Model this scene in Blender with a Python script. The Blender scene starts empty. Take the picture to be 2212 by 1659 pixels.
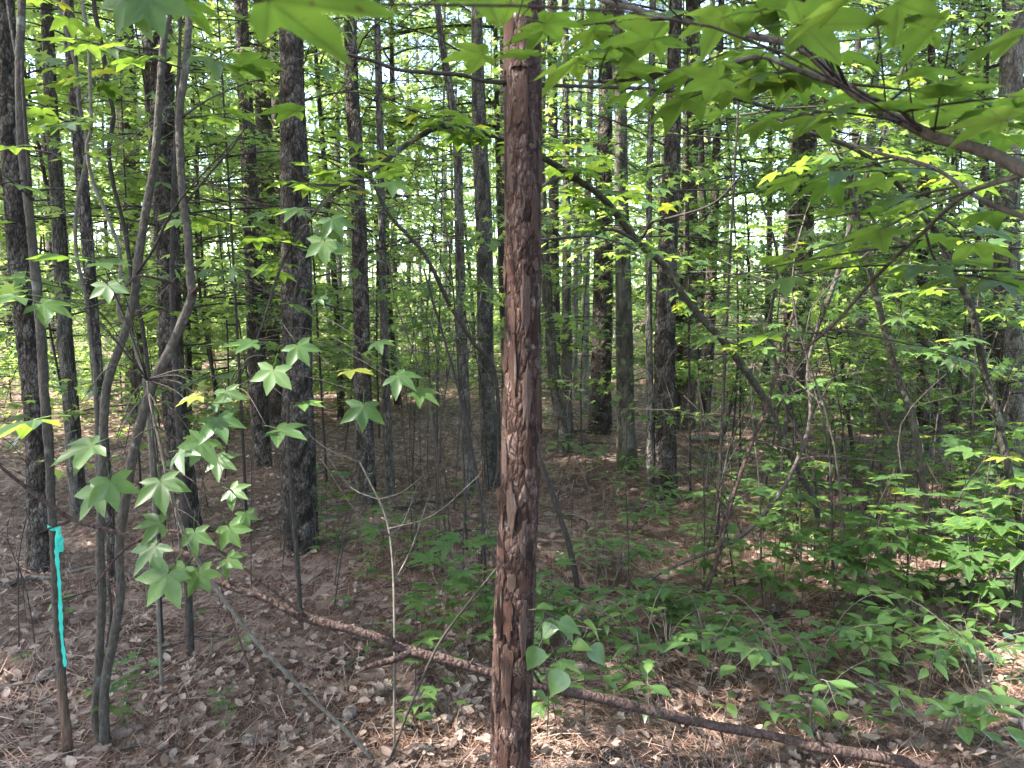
import bpy, math, random
import numpy as np
from mathutils import Vector, Matrix

random.seed(11)
rng = np.random.default_rng(11)
R = math.radians
sc = bpy.context.scene
col = sc.collection

# ------------------------------------------------------------------ camera, sky, sun, exposure
PITCH = R(5.7)
CAMZ = 1.55
cam = bpy.data.cameras.new('camera')
cam.sensor_width = 36.0
cam.lens = 27.04
cam.clip_start = 0.05
cam.clip_end = 400
cam.dof.use_dof = True
cam.dof.focus_distance = 4.0
cam.dof.aperture_fstop = 8.4
camo = bpy.data.objects.new('camera', cam)
col.objects.link(camo)
camo.location = (0, 0, CAMZ)
camo.rotation_euler = (R(90) - PITCH, 0, 0)
sc.camera = camo

SUN_EL = R(50)
SUN_DIR = Vector((-0.97, -0.24, 0)).normalized() * math.cos(SUN_EL) + Vector((0, 0, math.sin(SUN_EL)))
world = bpy.data.worlds.new('World')
sc.world = world
world.use_nodes = True
wn = world.node_tree
sky = wn.nodes.new('ShaderNodeTexSky')
sky.sky_type = 'NISHITA'
sky.sun_disc = False
sky.sun_elevation = SUN_EL
sky.sun_rotation = math.atan2(SUN_DIR.x, SUN_DIR.y)
sky.air_density = 1.0
sky.dust_density = 2.0
bg = wn.nodes['Background']
bg.inputs['Strength'].default_value = 0.15
wn.links.new(sky.outputs['Color'], bg.inputs['Color'])

sun = bpy.data.lights.new('sun', 'SUN')
sun.energy = 4.0
sun.angle = R(0.53)
sun.color = (1.0, 0.96, 0.89)
suno = bpy.data.objects.new('sun', sun)
col.objects.link(suno)
suno.rotation_euler = (-SUN_DIR).to_track_quat('-Z', 'Y').to_euler()

sc.view_settings.view_transform = 'Standard'
sc.view_settings.look = 'None'
sc.view_settings.gamma = 1.0
sc.view_settings.use_curve_mapping = False
sc.view_settings.exposure = 3.25
sc.cycles.max_bounces = 5
sc.cycles.diffuse_bounces = 3
sc.cycles.glossy_bounces = 2
sc.cycles.transmission_bounces = 3
sc.cycles.caustics_reflective = False
sc.cycles.caustics_refractive = False
sc.cycles.sample_clamp_indirect = 4.0
sc.cycles.use_adaptive_sampling = True
sc.cycles.adaptive_threshold = 0.02

# ------------------------------------------------------------------ geometry helpers
F = 1661.6            # focal length in the pixel frame the layout was measured in (2212 x 1659)
CP, SP = math.cos(PITCH), math.sin(PITCH)

def at(u, v, Y):
    a = (u - 1106) / F
    b = (829.5 - v) / F
    d = np.array([a, CP + b * SP, -SP + b * CP])
    t = Y / d[1]
    return np.array([0, 0, CAMZ]) + d * t

def wpx(w, Y):                       # a width in layout pixels at distance Y -> metres
    return w * Y / F

def ground(x, y):
    x = np.asarray(x, float); y = np.asarray(y, float)
    h = 0.045 * np.sin(0.75 * x + 1.3) * np.cos(0.55 * y + 0.4) + 0.025 * np.sin(1.9 * x + 0.8 * y) \
        + 0.018 * np.sin(3.1 * x - 1.7) * np.sin(2.6 * y + 0.6) + 0.012 * np.sin(6.3 * x + 2.2 * y) * np.cos(5.1 * y - 1.1 * x)
    h = h + 0.15 * np.exp(-(((x + 0.45) / 1.0) ** 2 + ((y - 4.7) / 0.55) ** 2))
    h = h + 0.10 * np.exp(-(((x - 1.75) / 0.45) ** 2 + ((y - 3.95) / 0.35) ** 2))
    h = h + 0.030 * np.clip(y - 12, 0, None)
    return h

def ghit(u, v, ymax=60):
    y = 1.2
    p0 = at(u, v, y)
    while y < ymax:
        y2 = y * 1.01
        p = at(u, v, y2)
        if p[2] <= ground(p[0], p[1]):
            return p
        y = y2
    return at(u, v, ymax)

def new_mesh(name, V, Fc, smooth=True, mat=None, attr=None):
    V = np.asarray(V, np.float32)
    me = bpy.data.meshes.new(name)
    if isinstance(Fc, np.ndarray):
        m, k = Fc.shape
        me.vertices.add(len(V)); me.vertices.foreach_set('co', V.ravel())
        me.loops.add(m * k); me.loops.foreach_set('vertex_index', Fc.astype(np.int32).ravel())
        me.polygons.add(m)
        me.polygons.foreach_set('loop_start', np.arange(0, m * k, k, dtype=np.int32))
        me.update(calc_edges=True)
    else:
        me.from_pydata(V.tolist(), [], Fc)
    if smooth:
        me.polygons.foreach_set('use_smooth', np.ones(len(me.polygons), bool))
    if attr is not None:
        a = me.attributes.new('plate', 'FLOAT', 'POINT')
        a.data.foreach_set('value', np.asarray(attr, np.float32))
    if mat is not None:
        me.materials.append(mat)
    me.update()
    return me

class MB:                            # gathers pieces into one mesh
    def __init__(s): s.V = []; s.F = []; s.n = 0
    def add(s, V, Fc):
        V = np.asarray(V, float); Fc = np.asarray(Fc)
        s.V.append(V); s.F.append(Fc + s.n); s.n += len(V)
    def mesh(s, name, mat, smooth=True):
        V = np.concatenate(s.V)
        T = []
        for f in s.F:
            if f.shape[1] == 4:
                T.append(f[:, [0, 1, 2]]); T.append(f[:, [0, 2, 3]])
            else:
                T.append(f)
        return new_mesh(name, V, np.concatenate(T), smooth, mat)

def crom(P, sub=6):                  # Catmull-Rom through rows of P
    P = np.asarray(P, float)
    if len(P) < 3 or sub < 2:
        return P
    A = np.vstack([2 * P[0] - P[1], P, 2 * P[-1] - P[-2]])
    out = []
    for i in range(1, len(A) - 2):
        p0, p1, p2, p3 = A[i - 1], A[i], A[i + 1], A[i + 2]
        for k in range(sub):
            t = k / sub
            out.append(0.5 * ((2 * p1) + (p2 - p0) * t + (2 * p0 - 5 * p1 + 4 * p2 - p3) * t * t + (-p0 + 3 * p1 - 3 * p2 + p3) * t ** 3))
    out.append(A[-2])
    return np.array(out)

def tube(P, rad, sides=6, cap=True, rough=0.0):
    P = np.asarray(P, float); n = len(P)
    rad = np.broadcast_to(np.asarray(rad, float), (n,)).copy()
    T = np.gradient(P, axis=0)
    T /= np.linalg.norm(T, axis=1)[:, None] + 1e-12
    ref = np.array([0.0, 1.0, 0.0]) if abs(T[0][1]) < 0.9 else np.array([1.0, 0, 0])
    nrm = np.cross(T[0], ref); nrm /= np.linalg.norm(nrm)
    V = []
    ang = np.linspace(0, 2 * np.pi, sides, endpoint=False)
    for i in range(n):
        nrm = nrm - T[i] * np.dot(nrm, T[i]); nrm /= np.linalg.norm(nrm) + 1e-12
        b = np.cross(T[i], nrm)
        r = rad[i]
        if rough:
            rr = r * (1 + rough * rng.normal(size=sides))
        else:
            rr = np.full(sides, r)
        V.append(P[i] + (np.cos(ang) * rr)[:, None] * nrm + (np.sin(ang) * rr)[:, None] * b)
    V = np.concatenate(V)
    i = np.arange(n - 1)[:, None] * sides; j = np.arange(sides)[None, :]; j2 = (j + 1) % sides
    Q = np.stack([i + j, i + j2, i + sides + j2, i + sides + j], -1).reshape(-1, 4)
    T3 = np.concatenate([Q[:, [0, 1, 2]], Q[:, [0, 2, 3]]])
    if cap:
        c0, c1 = len(V), len(V) + 1
        V = np.vstack([V, P[0], P[-1]])
        jj = np.arange(sides)
        T3 = np.vstack([T3, np.stack([np.full(sides, c0), (jj + 1) % sides, jj], -1),
                        np.stack([np.full(sides, c1), (n - 1) * sides + jj, (n - 1) * sides + (jj + 1) % sides], -1)])
    return V, T3

def hash2(i, j, k):
    h = np.sin(i * 127.1 + j * 311.7 + k * 74.7) * 43758.5453
    return h - np.floor(h)

def cells(a, b, ncol, seed):         # cellular noise on a cylinder; returns edge distance and a cell value
    ai, bi = np.floor(a), np.floor(b)
    f1 = np.full(a.shape, 9.0); f2 = np.full(a.shape, 9.0); idv = np.zeros(a.shape)
    for di in (-1, 0, 1):
        for dj in (-1, 0, 1):
            ci, cj = ai + di, bi + dj
            cw = np.mod(ci, ncol)
            px = ci + 0.12 + 0.76 * hash2(cw, cj, seed)
            py = cj + 0.12 + 0.76 * hash2(cw, cj, seed + 1)
            d = np.hypot(px - a, py - b)
            hid = hash2(cw, cj, seed + 2)
            closer = d < f1
            f2 = np.where(closer, f1, np.minimum(f2, d))
            idv = np.where(closer, hid, idv)
            f1 = np.where(closer, d, f1)
    return f2 - f1, idv

def trunk_geo(P, rad, sides=20, step=0.05, zfine=5.5, ncol=7, cellh=0.10, amp=0.10, flare=0.25, seed=1, edge=0.22):
    """bark-covered trunk along P (bottom to top)"""
    P = np.asarray(P, float); rad = np.asarray(rad, float)
    L = np.concatenate([[0], np.cumsum(np.linalg.norm(np.diff(P, axis=0), axis=1))])
    s = [0.0]
    while s[-1] < L[-1]:
        s.append(s[-1] + (step if s[-1] < zfine else step * 6))
    s = np.minimum(np.array(s), L[-1])
    C = np.stack([np.interp(s, L, P[:, k]) for k in range(3)], -1)
    r = np.interp(s, L, rad)
    r = r * (1 + flare * np.exp(-s / 0.16))
    th = np.linspace(0, 2 * np.pi, sides, endpoint=False)
    TH, S = np.meshgrid(th, s)
    warp = 0.25 * np.sin(S * 9 + seed) + 0.2 * np.sin(S * 23 + 2 * TH)
    e, idv = cells(TH / (2 * np.pi) * ncol + warp * 0.35 + 50, S / cellh + 0.4 * np.sin(3 * TH + seed), ncol, seed)
    d = amp * (np.clip(e / edge, 0, 1) - 0.6) + amp * 0.5 * (idv - 0.5)
    lump = 0.05 * np.sin(2 * TH + S * 1.1 + seed) + 0.03 * np.sin(3 * TH - S * 2.3)
    rr = r[:, None] * (1 + d + lump + 0.10 * flare * 4 * np.exp(-S / 0.12) * np.sin(5 * TH + seed))
    V = np.stack([C[:, None, 0] + rr * np.cos(TH), C[:, None, 1] + rr * np.sin(TH), np.broadcast_to(C[:, None, 2], rr.shape)], -1).reshape(-1, 3)
    n = len(s)
    i = np.arange(n - 1)[:, None] * sides; j = np.arange(sides)[None, :]; j2 = (j + 1) % sides
    Q = np.stack([i + j, i + j2, i + sides + j2, i + sides + j], -1).reshape(-1, 4)
    return V, Q, idv.ravel()

def batch(tV, tF, O, fwd, nrm, scale):
    """copies of a small template (y forward, z normal) at many places, joined"""
    fwd = fwd / (np.linalg.norm(fwd, axis=1)[:, None] + 1e-9)
    nrm = nrm - fwd * np.sum(nrm * fwd, 1)[:, None]
    nrm /= np.linalg.norm(nrm, axis=1)[:, None] + 1e-9
    rgt = np.cross(fwd, nrm)
    S = np.asarray(scale)[:, None, None]
    V = O[:, None, :] + S * (tV[None, :, 0:1] * rgt[:, None] + tV[None, :, 1:2] * fwd[:, None] + tV[None, :, 2:3] * nrm[:, None])
    n, k = len(O), len(tV)
    Fc = tF[None] + (np.arange(n) * k)[:, None, None]
    return V.reshape(-1, 3), Fc.reshape(-1, tF.shape[1])

# ------------------------------------------------------------------ object helpers
def thing(name, label, cat, loc=(0, 0, 0), group=None):
    o = bpy.data.objects.new(name, None)
    o.empty_display_size = 0.1
    col.objects.link(o)
    o.location = loc
    tag(o, label, cat, group)
    return o

def tag(o, label, cat, group=None, kind=None):
    o['label'] = label; o['category'] = cat
    if group: o['group'] = group
    if kind: o['kind'] = kind
    return o

def part(name, me, parent=None, kind=None, label=None):
    o = bpy.data.objects.new(name, me)
    col.objects.link(o)
    if parent is not None: o.parent = parent
    if kind: o['kind'] = kind
    if label: o['label'] = label
    return o

def kids(o):
    return KIDS.get(o.name, [])
KIDS = {}

def copy_tree(o, children, parent=None):
    c = o.copy(); col.objects.link(c)
    if parent is not None: c.parent = parent
    for ch in children.get(o.name, []):
        copy_tree(ch, children, c)
    return c

def child_map():
    m = {}
    for o in bpy.data.objects:
        if o.parent: m.setdefault(o.parent.name, []).append(o)
    return m

# ------------------------------------------------------------------ materials
def nmat(name):
    m = bpy.data.materials.new(name); m.use_nodes = True
    nt = m.node_tree
    return m, nt, nt.nodes['Principled BSDF'], nt.nodes['Material Output']

def N(nt, t, **kw):
    n = nt.nodes.new(t)
    for k, v in kw.items():
        setattr(n, k, v)
    return n

def ramp(nt, stops):
    r = N(nt, 'ShaderNodeValToRGB')
    e = r.color_ramp.elements
    e[0].position, e[0].color = stops[0][0], (*stops[0][1], 1)
    e[1].position, e[1].color = stops[-1][0], (*stops[-1][1], 1)
    for p, c in stops[1:-1]:
        x = e.new(p); x.color = (*c, 1)
    return r

def rnd(nt, per_island=True):
    oi = N(nt, 'ShaderNodeObjectInfo')
    if not per_island:
        return oi.outputs['Random']
    g = N(nt, 'ShaderNodeNewGeometry')
    a = N(nt, 'ShaderNodeMath', operation='ADD'); f = N(nt, 'ShaderNodeMath', operation='FRACT')
    nt.links.new(oi.outputs['Random'], a.inputs[0]); nt.links.new(g.outputs['Random Per Island'], a.inputs[1])
    nt.links.new(a.outputs[0], f.inputs[0])
    return f.outputs[0]

def leaf_mat(name, cols, tcols, mix=0.45, rough=0.42, vein=None, spec=0.35):
    m, nt, p, out = nmat(name)
    L = nt.links
    r = rnd(nt)
    r1 = ramp(nt, [(i / (len(cols) - 1), c) for i, c in enumerate(cols)])
    r2 = ramp(nt, [(i / (len(tcols) - 1), c) for i, c in enumerate(tcols)])
    L.new(r, r1.inputs[0]); L.new(r, r2.inputs[0])
    c1, c2 = r1.outputs[0], r2.outputs[0]
    tc = N(nt, 'ShaderNodeTexCoord')
    no = N(nt, 'ShaderNodeTexNoise'); no.inputs['Scale'].default_value = 60; no.inputs['Detail'].default_value = 3
    L.new(tc.outputs['Object'], no.inputs['Vector'])
    mr = N(nt, 'ShaderNodeMapRange'); mr.inputs['To Min'].default_value = 0.78; mr.inputs['To Max'].default_value = 1.22
    L.new(no.outputs[0], mr.inputs[0])
    mm = N(nt, 'ShaderNodeMixRGB', blend_type='MULTIPLY'); mm.inputs[0].default_value = 1
    L.new(c1, mm.inputs[1]); L.new(mr.outputs[0], mm.inputs[2]); c1 = mm.outputs[0]
    if vein:
        sx = N(nt, 'ShaderNodeSeparateXYZ'); L.new(tc.outputs['Object'], sx.inputs[0])
        def M(op, a, b=None):
            n = N(nt, 'ShaderNodeMath', operation=op)
            for i, q in enumerate((a, b)):
                if q is None: continue
                if isinstance(q, (int, float)): n.inputs[i].default_value = q
                else: L.new(q, n.inputs[i])
            return n.outputs[0]
        if vein == 'star':
            ang = M('ARCTAN2', sx.outputs[0], sx.outputs[1])
            pp = M('PINGPONG', ang, R(26.5))
            rr = M('SQRT', M('ADD', M('MULTIPLY', sx.outputs[0], sx.outputs[0]), M('MULTIPLY', sx.outputs[1], sx.outputs[1])))
            d = M('MULTIPLY', rr, M('SINE', pp))
        else:
            ax = M('ABSOLUTE', sx.outputs[0])
            side = M('PINGPONG', M('SUBTRACT', sx.outputs[1], M('MULTIPLY', ax, 0.75)), 0.006)
            d = M('MINIMUM', ax, M('ADD', side, 0.0005))
        k = N(nt, 'ShaderNodeMapRange'); k.inputs['From Min'].default_value = 0.0006; k.inputs['From Max'].default_value = 0.0020
        k.inputs['To Min'].default_value = 0.6; k.inputs['To Max'].default_value = 0.0
        L.new(d, k.inputs[0])
        mv = N(nt, 'ShaderNodeMixRGB'); L.new(k.outputs[0], mv.inputs[0]); L.new(c1, mv.inputs[1]); mv.inputs[2].default_value = (0.14, 0.19, 0.06, 1)
        c1 = mv.outputs[0]
        mt = N(nt, 'ShaderNodeMixRGB'); L.new(k.outputs[0], mt.inputs[0]); L.new(c2, mt.inputs[1]); mt.inputs[2].default_value = (0.09, 0.15, 0.02, 1); c2 = mt.outputs[0]
        oi2 = N(nt, 'ShaderNodeObjectInfo'); ofs = N(nt, 'ShaderNodeVectorMath', operation='MULTIPLY_ADD'); cm = N(nt, 'ShaderNodeCombineXYZ')
        L.new(oi2.outputs['Random'], cm.inputs[0]); L.new(oi2.outputs['Random'], cm.inputs[1]); L.new(cm.outputs[0], ofs.inputs[0]); ofs.inputs[1].default_value = (5, 9, 0); L.new(tc.outputs['Object'], ofs.inputs[2])
        sp = N(nt, 'ShaderNodeTexNoise'); sp.inputs['Scale'].default_value = 95; sp.inputs['Detail'].default_value = 2; L.new(ofs.outputs[0], sp.inputs['Vector'])
        sr = N(nt, 'ShaderNodeMapRange'); sr.inputs['From Min'].default_value = 0.68; sr.inputs['From Max'].default_value = 0.73; sr.inputs['To Max'].default_value = 0.85; L.new(sp.outputs[0], sr.inputs[0])
        mb1 = N(nt, 'ShaderNodeMixRGB'); L.new(sr.outputs[0], mb1.inputs[0]); L.new(c1, mb1.inputs[1]); mb1.inputs[2].default_value = (0.10, 0.065, 0.025, 1); c1 = mb1.outputs[0]
        mb2 = N(nt, 'ShaderNodeMixRGB'); L.new(sr.outputs[0], mb2.inputs[0]); L.new(c2, mb2.inputs[1]); mb2.inputs[2].default_value = (0.10, 0.06, 0.02, 1); c2 = mb2.outputs[0]
        pt = N(nt, 'ShaderNodeTexNoise'); pt.inputs['Scale'].default_value = 18; L.new(ofs.outputs[0], pt.inputs['Vector'])
        pr = N(nt, 'ShaderNodeMapRange'); pr.inputs['From Min'].default_value = 0.35; pr.inputs['From Max'].default_value = 0.7; pr.inputs['To Min'].default_value = 0.75; pr.inputs['To Max'].default_value = 1.3; L.new(pt.outputs[0], pr.inputs[0])
        mp2 = N(nt, 'ShaderNodeMixRGB', blend_type='MULTIPLY'); mp2.inputs[0].default_value = 1; L.new(c2, mp2.inputs[1]); L.new(pr.outputs[0], mp2.inputs[2]); c2 = mp2.outputs[0]
    L.new(c1, p.inputs['Base Color'])
    p.inputs['Roughness'].default_value = rough
    p.inputs['Specular IOR Level'].default_value = spec
    t = N(nt, 'ShaderNodeBsdfTranslucent'); L.new(c2, t.inputs['Color'])
    mx = N(nt, 'ShaderNodeMixShader'); mx.inputs[0].default_value = mix
    L.new(p.outputs[0], mx.inputs[1]); L.new(t.outputs[0], mx.inputs[2]); L.new(mx.outputs[0], out.inputs[0])
    return m

def bark_mat(name, cols, zs=0.25, scale=40.0, bump=0.6, lichen=None, lich_amt=0.55, moss_z=None, plate=True, rough=0.9, crack=0.0, pick=None):
    m, nt, p, out = nmat(name)
    L = nt.links
    tc = N(nt, 'ShaderNodeTexCoord'); oi = N(nt, 'ShaderNodeObjectInfo')
    add = N(nt, 'ShaderNodeVectorMath', operation='MULTIPLY_ADD')
    cmb = N(nt, 'ShaderNodeCombineXYZ')
    for i in range(3): L.new(oi.outputs['Random'], cmb.inputs[i])
    L.new(cmb.outputs[0], add.inputs[0]); add.inputs[1].default_value = (13, 7, 29); L.new(tc.outputs['Object'], add.inputs[2])
    mp = N(nt, 'ShaderNodeMapping'); mp.inputs['Scale'].default_value = (1, 1, zs); L.new(add.outputs[0], mp.inputs[0])
    n1 = N(nt, 'ShaderNodeTexNoise'); n1.inputs['Scale'].default_value = scale; n1.inputs['Detail'].default_value = 6; n1.inputs['Roughness'].default_value = 0.65
    L.new(mp.outputs[0], n1.inputs['Vector'])
    vo = N(nt, 'ShaderNodeTexVoronoi', feature='DISTANCE_TO_EDGE'); vo.inputs['Scale'].default_value = scale * 0.8
    L.new(mp.outputs[0], vo.inputs['Vector'])
    fac = n1.outputs[0]
    if plate:
        at_ = N(nt, 'ShaderNodeAttribute', attribute_name='plate')
        mxx = N(nt, 'ShaderNodeMath', operation='MULTIPLY_ADD'); L.new(at_.outputs['Fac'], mxx.inputs[0]); mxx.inputs[1].default_value = 0.38
        sub = N(nt, 'ShaderNodeMath', operation='SUBTRACT'); L.new(n1.outputs[0], sub.inputs[0]); sub.inputs[1].default_value = 0.19
        L.new(sub.outputs[0], mxx.inputs[2]); fac = mxx.outputs[0]
    k = len(cols)
    rp = ramp(nt, [(0.28 + 0.46 * i / (k - 1), c) for i, c in enumerate(cols)])
    L.new(fac, rp.inputs[0]); c = rp.outputs[0]
    if pick:                                   # whole pieces differ: some reddish, some weathered grey
        rk = ramp(nt, pick); L.new(oi.outputs['Random'], rk.inputs[0])
        mk = N(nt, 'ShaderNodeMixRGB', blend_type='MULTIPLY'); mk.inputs[0].default_value = 1.0; L.new(c, mk.inputs[1]); L.new(rk.outputs[0], mk.inputs[2]); c = mk.outputs[0]
    if crack:
        rc = N(nt, 'ShaderNodeMapRange'); rc.inputs['From Min'].default_value = 0.0; rc.inputs['From Max'].default_value = crack
        L.new(vo.outputs[0], rc.inputs[0])
        mc = N(nt, 'ShaderNodeMixRGB'); L.new(rc.outputs[0], mc.inputs[0]); mc.inputs[1].default_value = (*cols[0], 1); L.new(c, mc.inputs[2]); c = mc.outputs[0]
    if lichen:
        n2 = N(nt, 'ShaderNodeTexNoise'); n2.inputs['Scale'].default_value = 14; n2.inputs['Detail'].default_value = 5
        L.new(add.outputs[0], n2.inputs['Vector'])
        r2 = N(nt, 'ShaderNodeMapRange'); r2.inputs['From Min'].default_value = lich_amt; r2.inputs['From Max'].default_value = lich_amt + 0.1
        L.new(n2.outputs[0], r2.inputs[0])
        mx = N(nt, 'ShaderNodeMixRGB'); L.new(r2.outputs[0], mx.inputs[0]); L.new(c, mx.inputs[1]); mx.inputs[2].default_value = (*lichen, 1); c = mx.outputs[0]
    if moss_z:
        sx = N(nt, 'ShaderNodeSeparateXYZ'); L.new(tc.outputs['Object'], sx.inputs[0])
        r3 = N(nt, 'ShaderNodeMapRange'); r3.inputs['From Min'].default_value = moss_z; r3.inputs['From Max'].default_value = 0.0
        L.new(sx.outputs[2], r3.inputs[0])
        ml = N(nt, 'ShaderNodeMath', operation='MULTIPLY'); L.new(r3.outputs[0], ml.inputs[0]); L.new(n1.outputs[0], ml.inputs[1])
        r4 = N(nt, 'ShaderNodeMapRange'); r4.inputs['From Min'].default_value = 0.12; r4.inputs['From Max'].default_value = 0.35; L.new(ml.outputs[0], r4.inputs[0])
        mx = N(nt, 'ShaderNodeMixRGB'); L.new(r4.outputs[0], mx.inputs[0]); L.new(c, mx.inputs[1]); mx.inputs[2].default_value = (0.042, 0.052, 0.020, 1); c = mx.outputs[0]
    hs = N(nt, 'ShaderNodeHueSaturation')
    mr = N(nt, 'ShaderNodeMapRange'); mr.inputs['To Min'].default_value = 0.8; mr.inputs['To Max'].default_value = 1.2
    L.new(oi.outputs['Random'], mr.inputs[0]); L.new(mr.outputs[0], hs.inputs['Value']); L.new(c, hs.inputs['Color'])
    L.new(hs.outputs[0], p.inputs['Base Color'])
    p.inputs['Roughness'].default_value = rough
    p.inputs['Specular IOR Level'].default_value = 0.2
    ml = N(nt, 'ShaderNodeMath', operation='MULTIPLY_ADD'); L.new(vo.outputs[0], ml.inputs[0]); ml.inputs[1].default_value = 1.2; L.new(n1.outputs[0], ml.inputs[2])
    b = N(nt, 'ShaderNodeBump'); b.inputs['Strength'].default_value = bump; b.inputs['Distance'].default_value = 0.02
    L.new(ml.outputs[0], b.inputs['Height']); L.new(b.outputs[0], p.inputs['Normal'])
    return m

def flat_mat(name, cols, rough=0.8, nscale=30, bump=0.2, trans=0.0, spec=0.2):
    m, nt, p, out = nmat(name)
    L = nt.links
    r = rnd(nt)
    tc = N(nt, 'ShaderNodeTexCoord')
    no = N(nt, 'ShaderNodeTexNoise'); no.inputs['Scale'].default_value = nscale; no.inputs['Detail'].default_value = 4
    L.new(tc.outputs['Object'], no.inputs['Vector'])
    a = N(nt, 'ShaderNodeMath', operation='MULTIPLY_ADD'); L.new(no.outputs[0], a.inputs[0]); a.inputs[1].default_value = 0.3; L.new(r, a.inputs[2])
    s = N(nt, 'ShaderNodeMath', operation='SUBTRACT'); L.new(a.outputs[0], s.inputs[0]); s.inputs[1].default_value = 0.15
    rp = ramp(nt, [(i / (len(cols) - 1), c) for i, c in enumerate(cols)])
    L.new(s.outputs[0], rp.inputs[0]); L.new(rp.outputs[0], p.inputs['Base Color'])
    p.inputs['Roughness'].default_value = rough
    p.inputs['Specular IOR Level'].default_value = spec
    b = N(nt, 'ShaderNodeBump'); b.inputs['Strength'].default_value = bump; b.inputs['Distance'].default_value = 0.004
    L.new(no.outputs[0], b.inputs['Height']); L.new(b.outputs[0], p.inputs['Normal'])
    if trans:
        t = N(nt, 'ShaderNodeBsdfTranslucent'); L.new(rp.outputs[0], t.inputs['Color'])
        mx = N(nt, 'ShaderNodeMixShader'); mx.inputs[0].default_value = trans
        L.new(p.outputs[0], mx.inputs[1]); L.new(t.outputs[0], mx.inputs[2]); L.new(mx.outputs[0], out.inputs[0])
    return m

M_STAR = leaf_mat('sweetgum_leaf', [(0.034, 0.072, 0.026), (0.045, 0.094, 0.030), (0.062, 0.118, 0.032)], [(0.18, 0.30, 0.03), (0.25, 0.36, 0.04)], 0.46, 0.42, 'star', 0.35)
M_OVAL = leaf_mat('oval_leaf', [(0.042, 0.088, 0.032), (0.055, 0.112, 0.036), (0.08, 0.14, 0.036)], [(0.16, 0.28, 0.04), (0.22, 0.33, 0.04)], 0.40, 0.32, 'oval', 0.5)
M_YEL = leaf_mat('yellowing_leaf', [(0.20, 0.22, 0.03), (0.28, 0.26, 0.04)], [(0.35, 0.36, 0.03), (0.4, 0.38, 0.04)], 0.4, 0.45, 'oval')
M_CROWN = leaf_mat('crown_leaf', [(0.034, 0.078, 0.028), (0.055, 0.11, 0.034), (0.08, 0.14, 0.04)], [(0.23, 0.37, 0.065), (0.33, 0.46, 0.095), (0.43, 0.53, 0.13)], 0.54, 0.36, None, 0.5)
M_NEEDLE = leaf_mat('pine_needles', [(0.04, 0.085, 0.025), (0.06, 0.11, 0.03)], [(0.10, 0.17, 0.03), (0.13, 0.2, 0.03)], 0.25, 0.45)
M_PINE = bark_mat('pine_bark', [(0.014, 0.011, 0.008), (0.046, 0.036, 0.029), (0.09, 0.073, 0.061), (0.15, 0.13, 0.113)], 0.45, 60, 1.0, (0.10, 0.10, 0.085), 0.68, crack=0.12)
M_RED = bark_mat('red_pine_bark', [(0.018, 0.009, 0.007), (0.042, 0.021, 0.016), (0.075, 0.041, 0.031), (0.13, 0.09, 0.075)], 0.4, 90, 1.0, (0.22, 0.19, 0.17), 0.64, crack=0.08)
M_PLATE = bark_mat('bark_plate', [(0.035, 0.024, 0.02), (0.085, 0.06, 0.051), (0.15, 0.115, 0.1), (0.24, 0.20, 0.185)], 0.5, 120, 1.0, (0.27, 0.25, 0.24), 0.62, plate=False, pick=[(0, (.62, .38, .30)), (.35, (.95, .60, .48)), (.62, (1.05, .78, .66)), (.88, (1.22, 1.08, 1.0))])
M_HARD = bark_mat('hardwood_bark', [(0.024, 0.02, 0.016), (0.062, 0.053, 0.043), (0.108, 0.096, 0.081), (0.165, 0.15, 0.13)], 0.3, 75, 0.9, (0.115, 0.125, 0.095), 0.62, crack=0.09)
M_MOSSY = bark_mat('mossy_bark', [(0.03, 0.027, 0.019), (0.062, 0.056, 0.042), (0.11, 0.10, 0.08)], 0.3, 60, 0.8, (0.12, 0.125, 0.075), 0.58, moss_z=0.32)
M_POLE_HAZE = bark_mat('grey_haze_pole_bark', [(0.06, 0.053, 0.047), (0.115, 0.104, 0.094), (0.17, 0.158, 0.145), (0.25, 0.235, 0.22)], 0.35, 50, 0.8, (0.22, 0.225, 0.2), 0.6, crack=0.07)  # grey pine bark, lightened so its colour imitates haze over far trunks
M_SAP = bark_mat('sapling_bark', [(0.03, 0.024, 0.018), (0.055, 0.045, 0.036), (0.09, 0.077, 0.063)], 0.5, 70, 0.5, (0.16, 0.16, 0.14), 0.62, plate=False, rough=0.75)
M_TWIG = bark_mat('twig_bark', [(0.018, 0.014, 0.012), (0.034, 0.027, 0.023), (0.065, 0.055, 0.047)], 0.6, 60, 0.3, None, plate=False)
M_PALE = bark_mat('pale_stem', [(0.055, 0.047, 0.036), (0.095, 0.083, 0.066), (0.16, 0.143, 0.12)], 0.6, 60, 0.3, None, plate=False)
M_DEAD = bark_mat('dead_red_wood', [(0.022, 0.013, 0.010), (0.05, 0.031, 0.026), (0.09, 0.064, 0.055)], 0.6, 60, 1.0, (0.16, 0.145, 0.135), 0.63, plate=False)
M_PEEL = bark_mat('peeled_wood', [(0.035, 0.022, 0.015), (0.08, 0.05, 0.034), (0.15, 0.10, 0.072)], 0.1, 90, 0.6, None, plate=False)
M_TAPE = flat_mat('teal_tape', [(0.015, 0.36, 0.27), (0.03, 0.48, 0.37), (0.08, 0.55, 0.45)], 0.45, 40, 0.15, 0.25, 0.4)
M_DRY = flat_mat('dry_leaf', [(0.075, 0.048, 0.038), (0.16, 0.115, 0.094), (0.195, 0.135, 0.104), (0.29, 0.218, 0.174), (0.12, 0.08, 0.062)], 0.6, 60, 0.3, 0.15, 0.35)
M_STRAW = flat_mat('pine_straw', [(0.04, 0.019, 0.012), (0.11, 0.055, 0.037), (0.19, 0.115, 0.083), (0.31, 0.215, 0.168)], 0.55, 20, 0.0, 0, 0.4)
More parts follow.
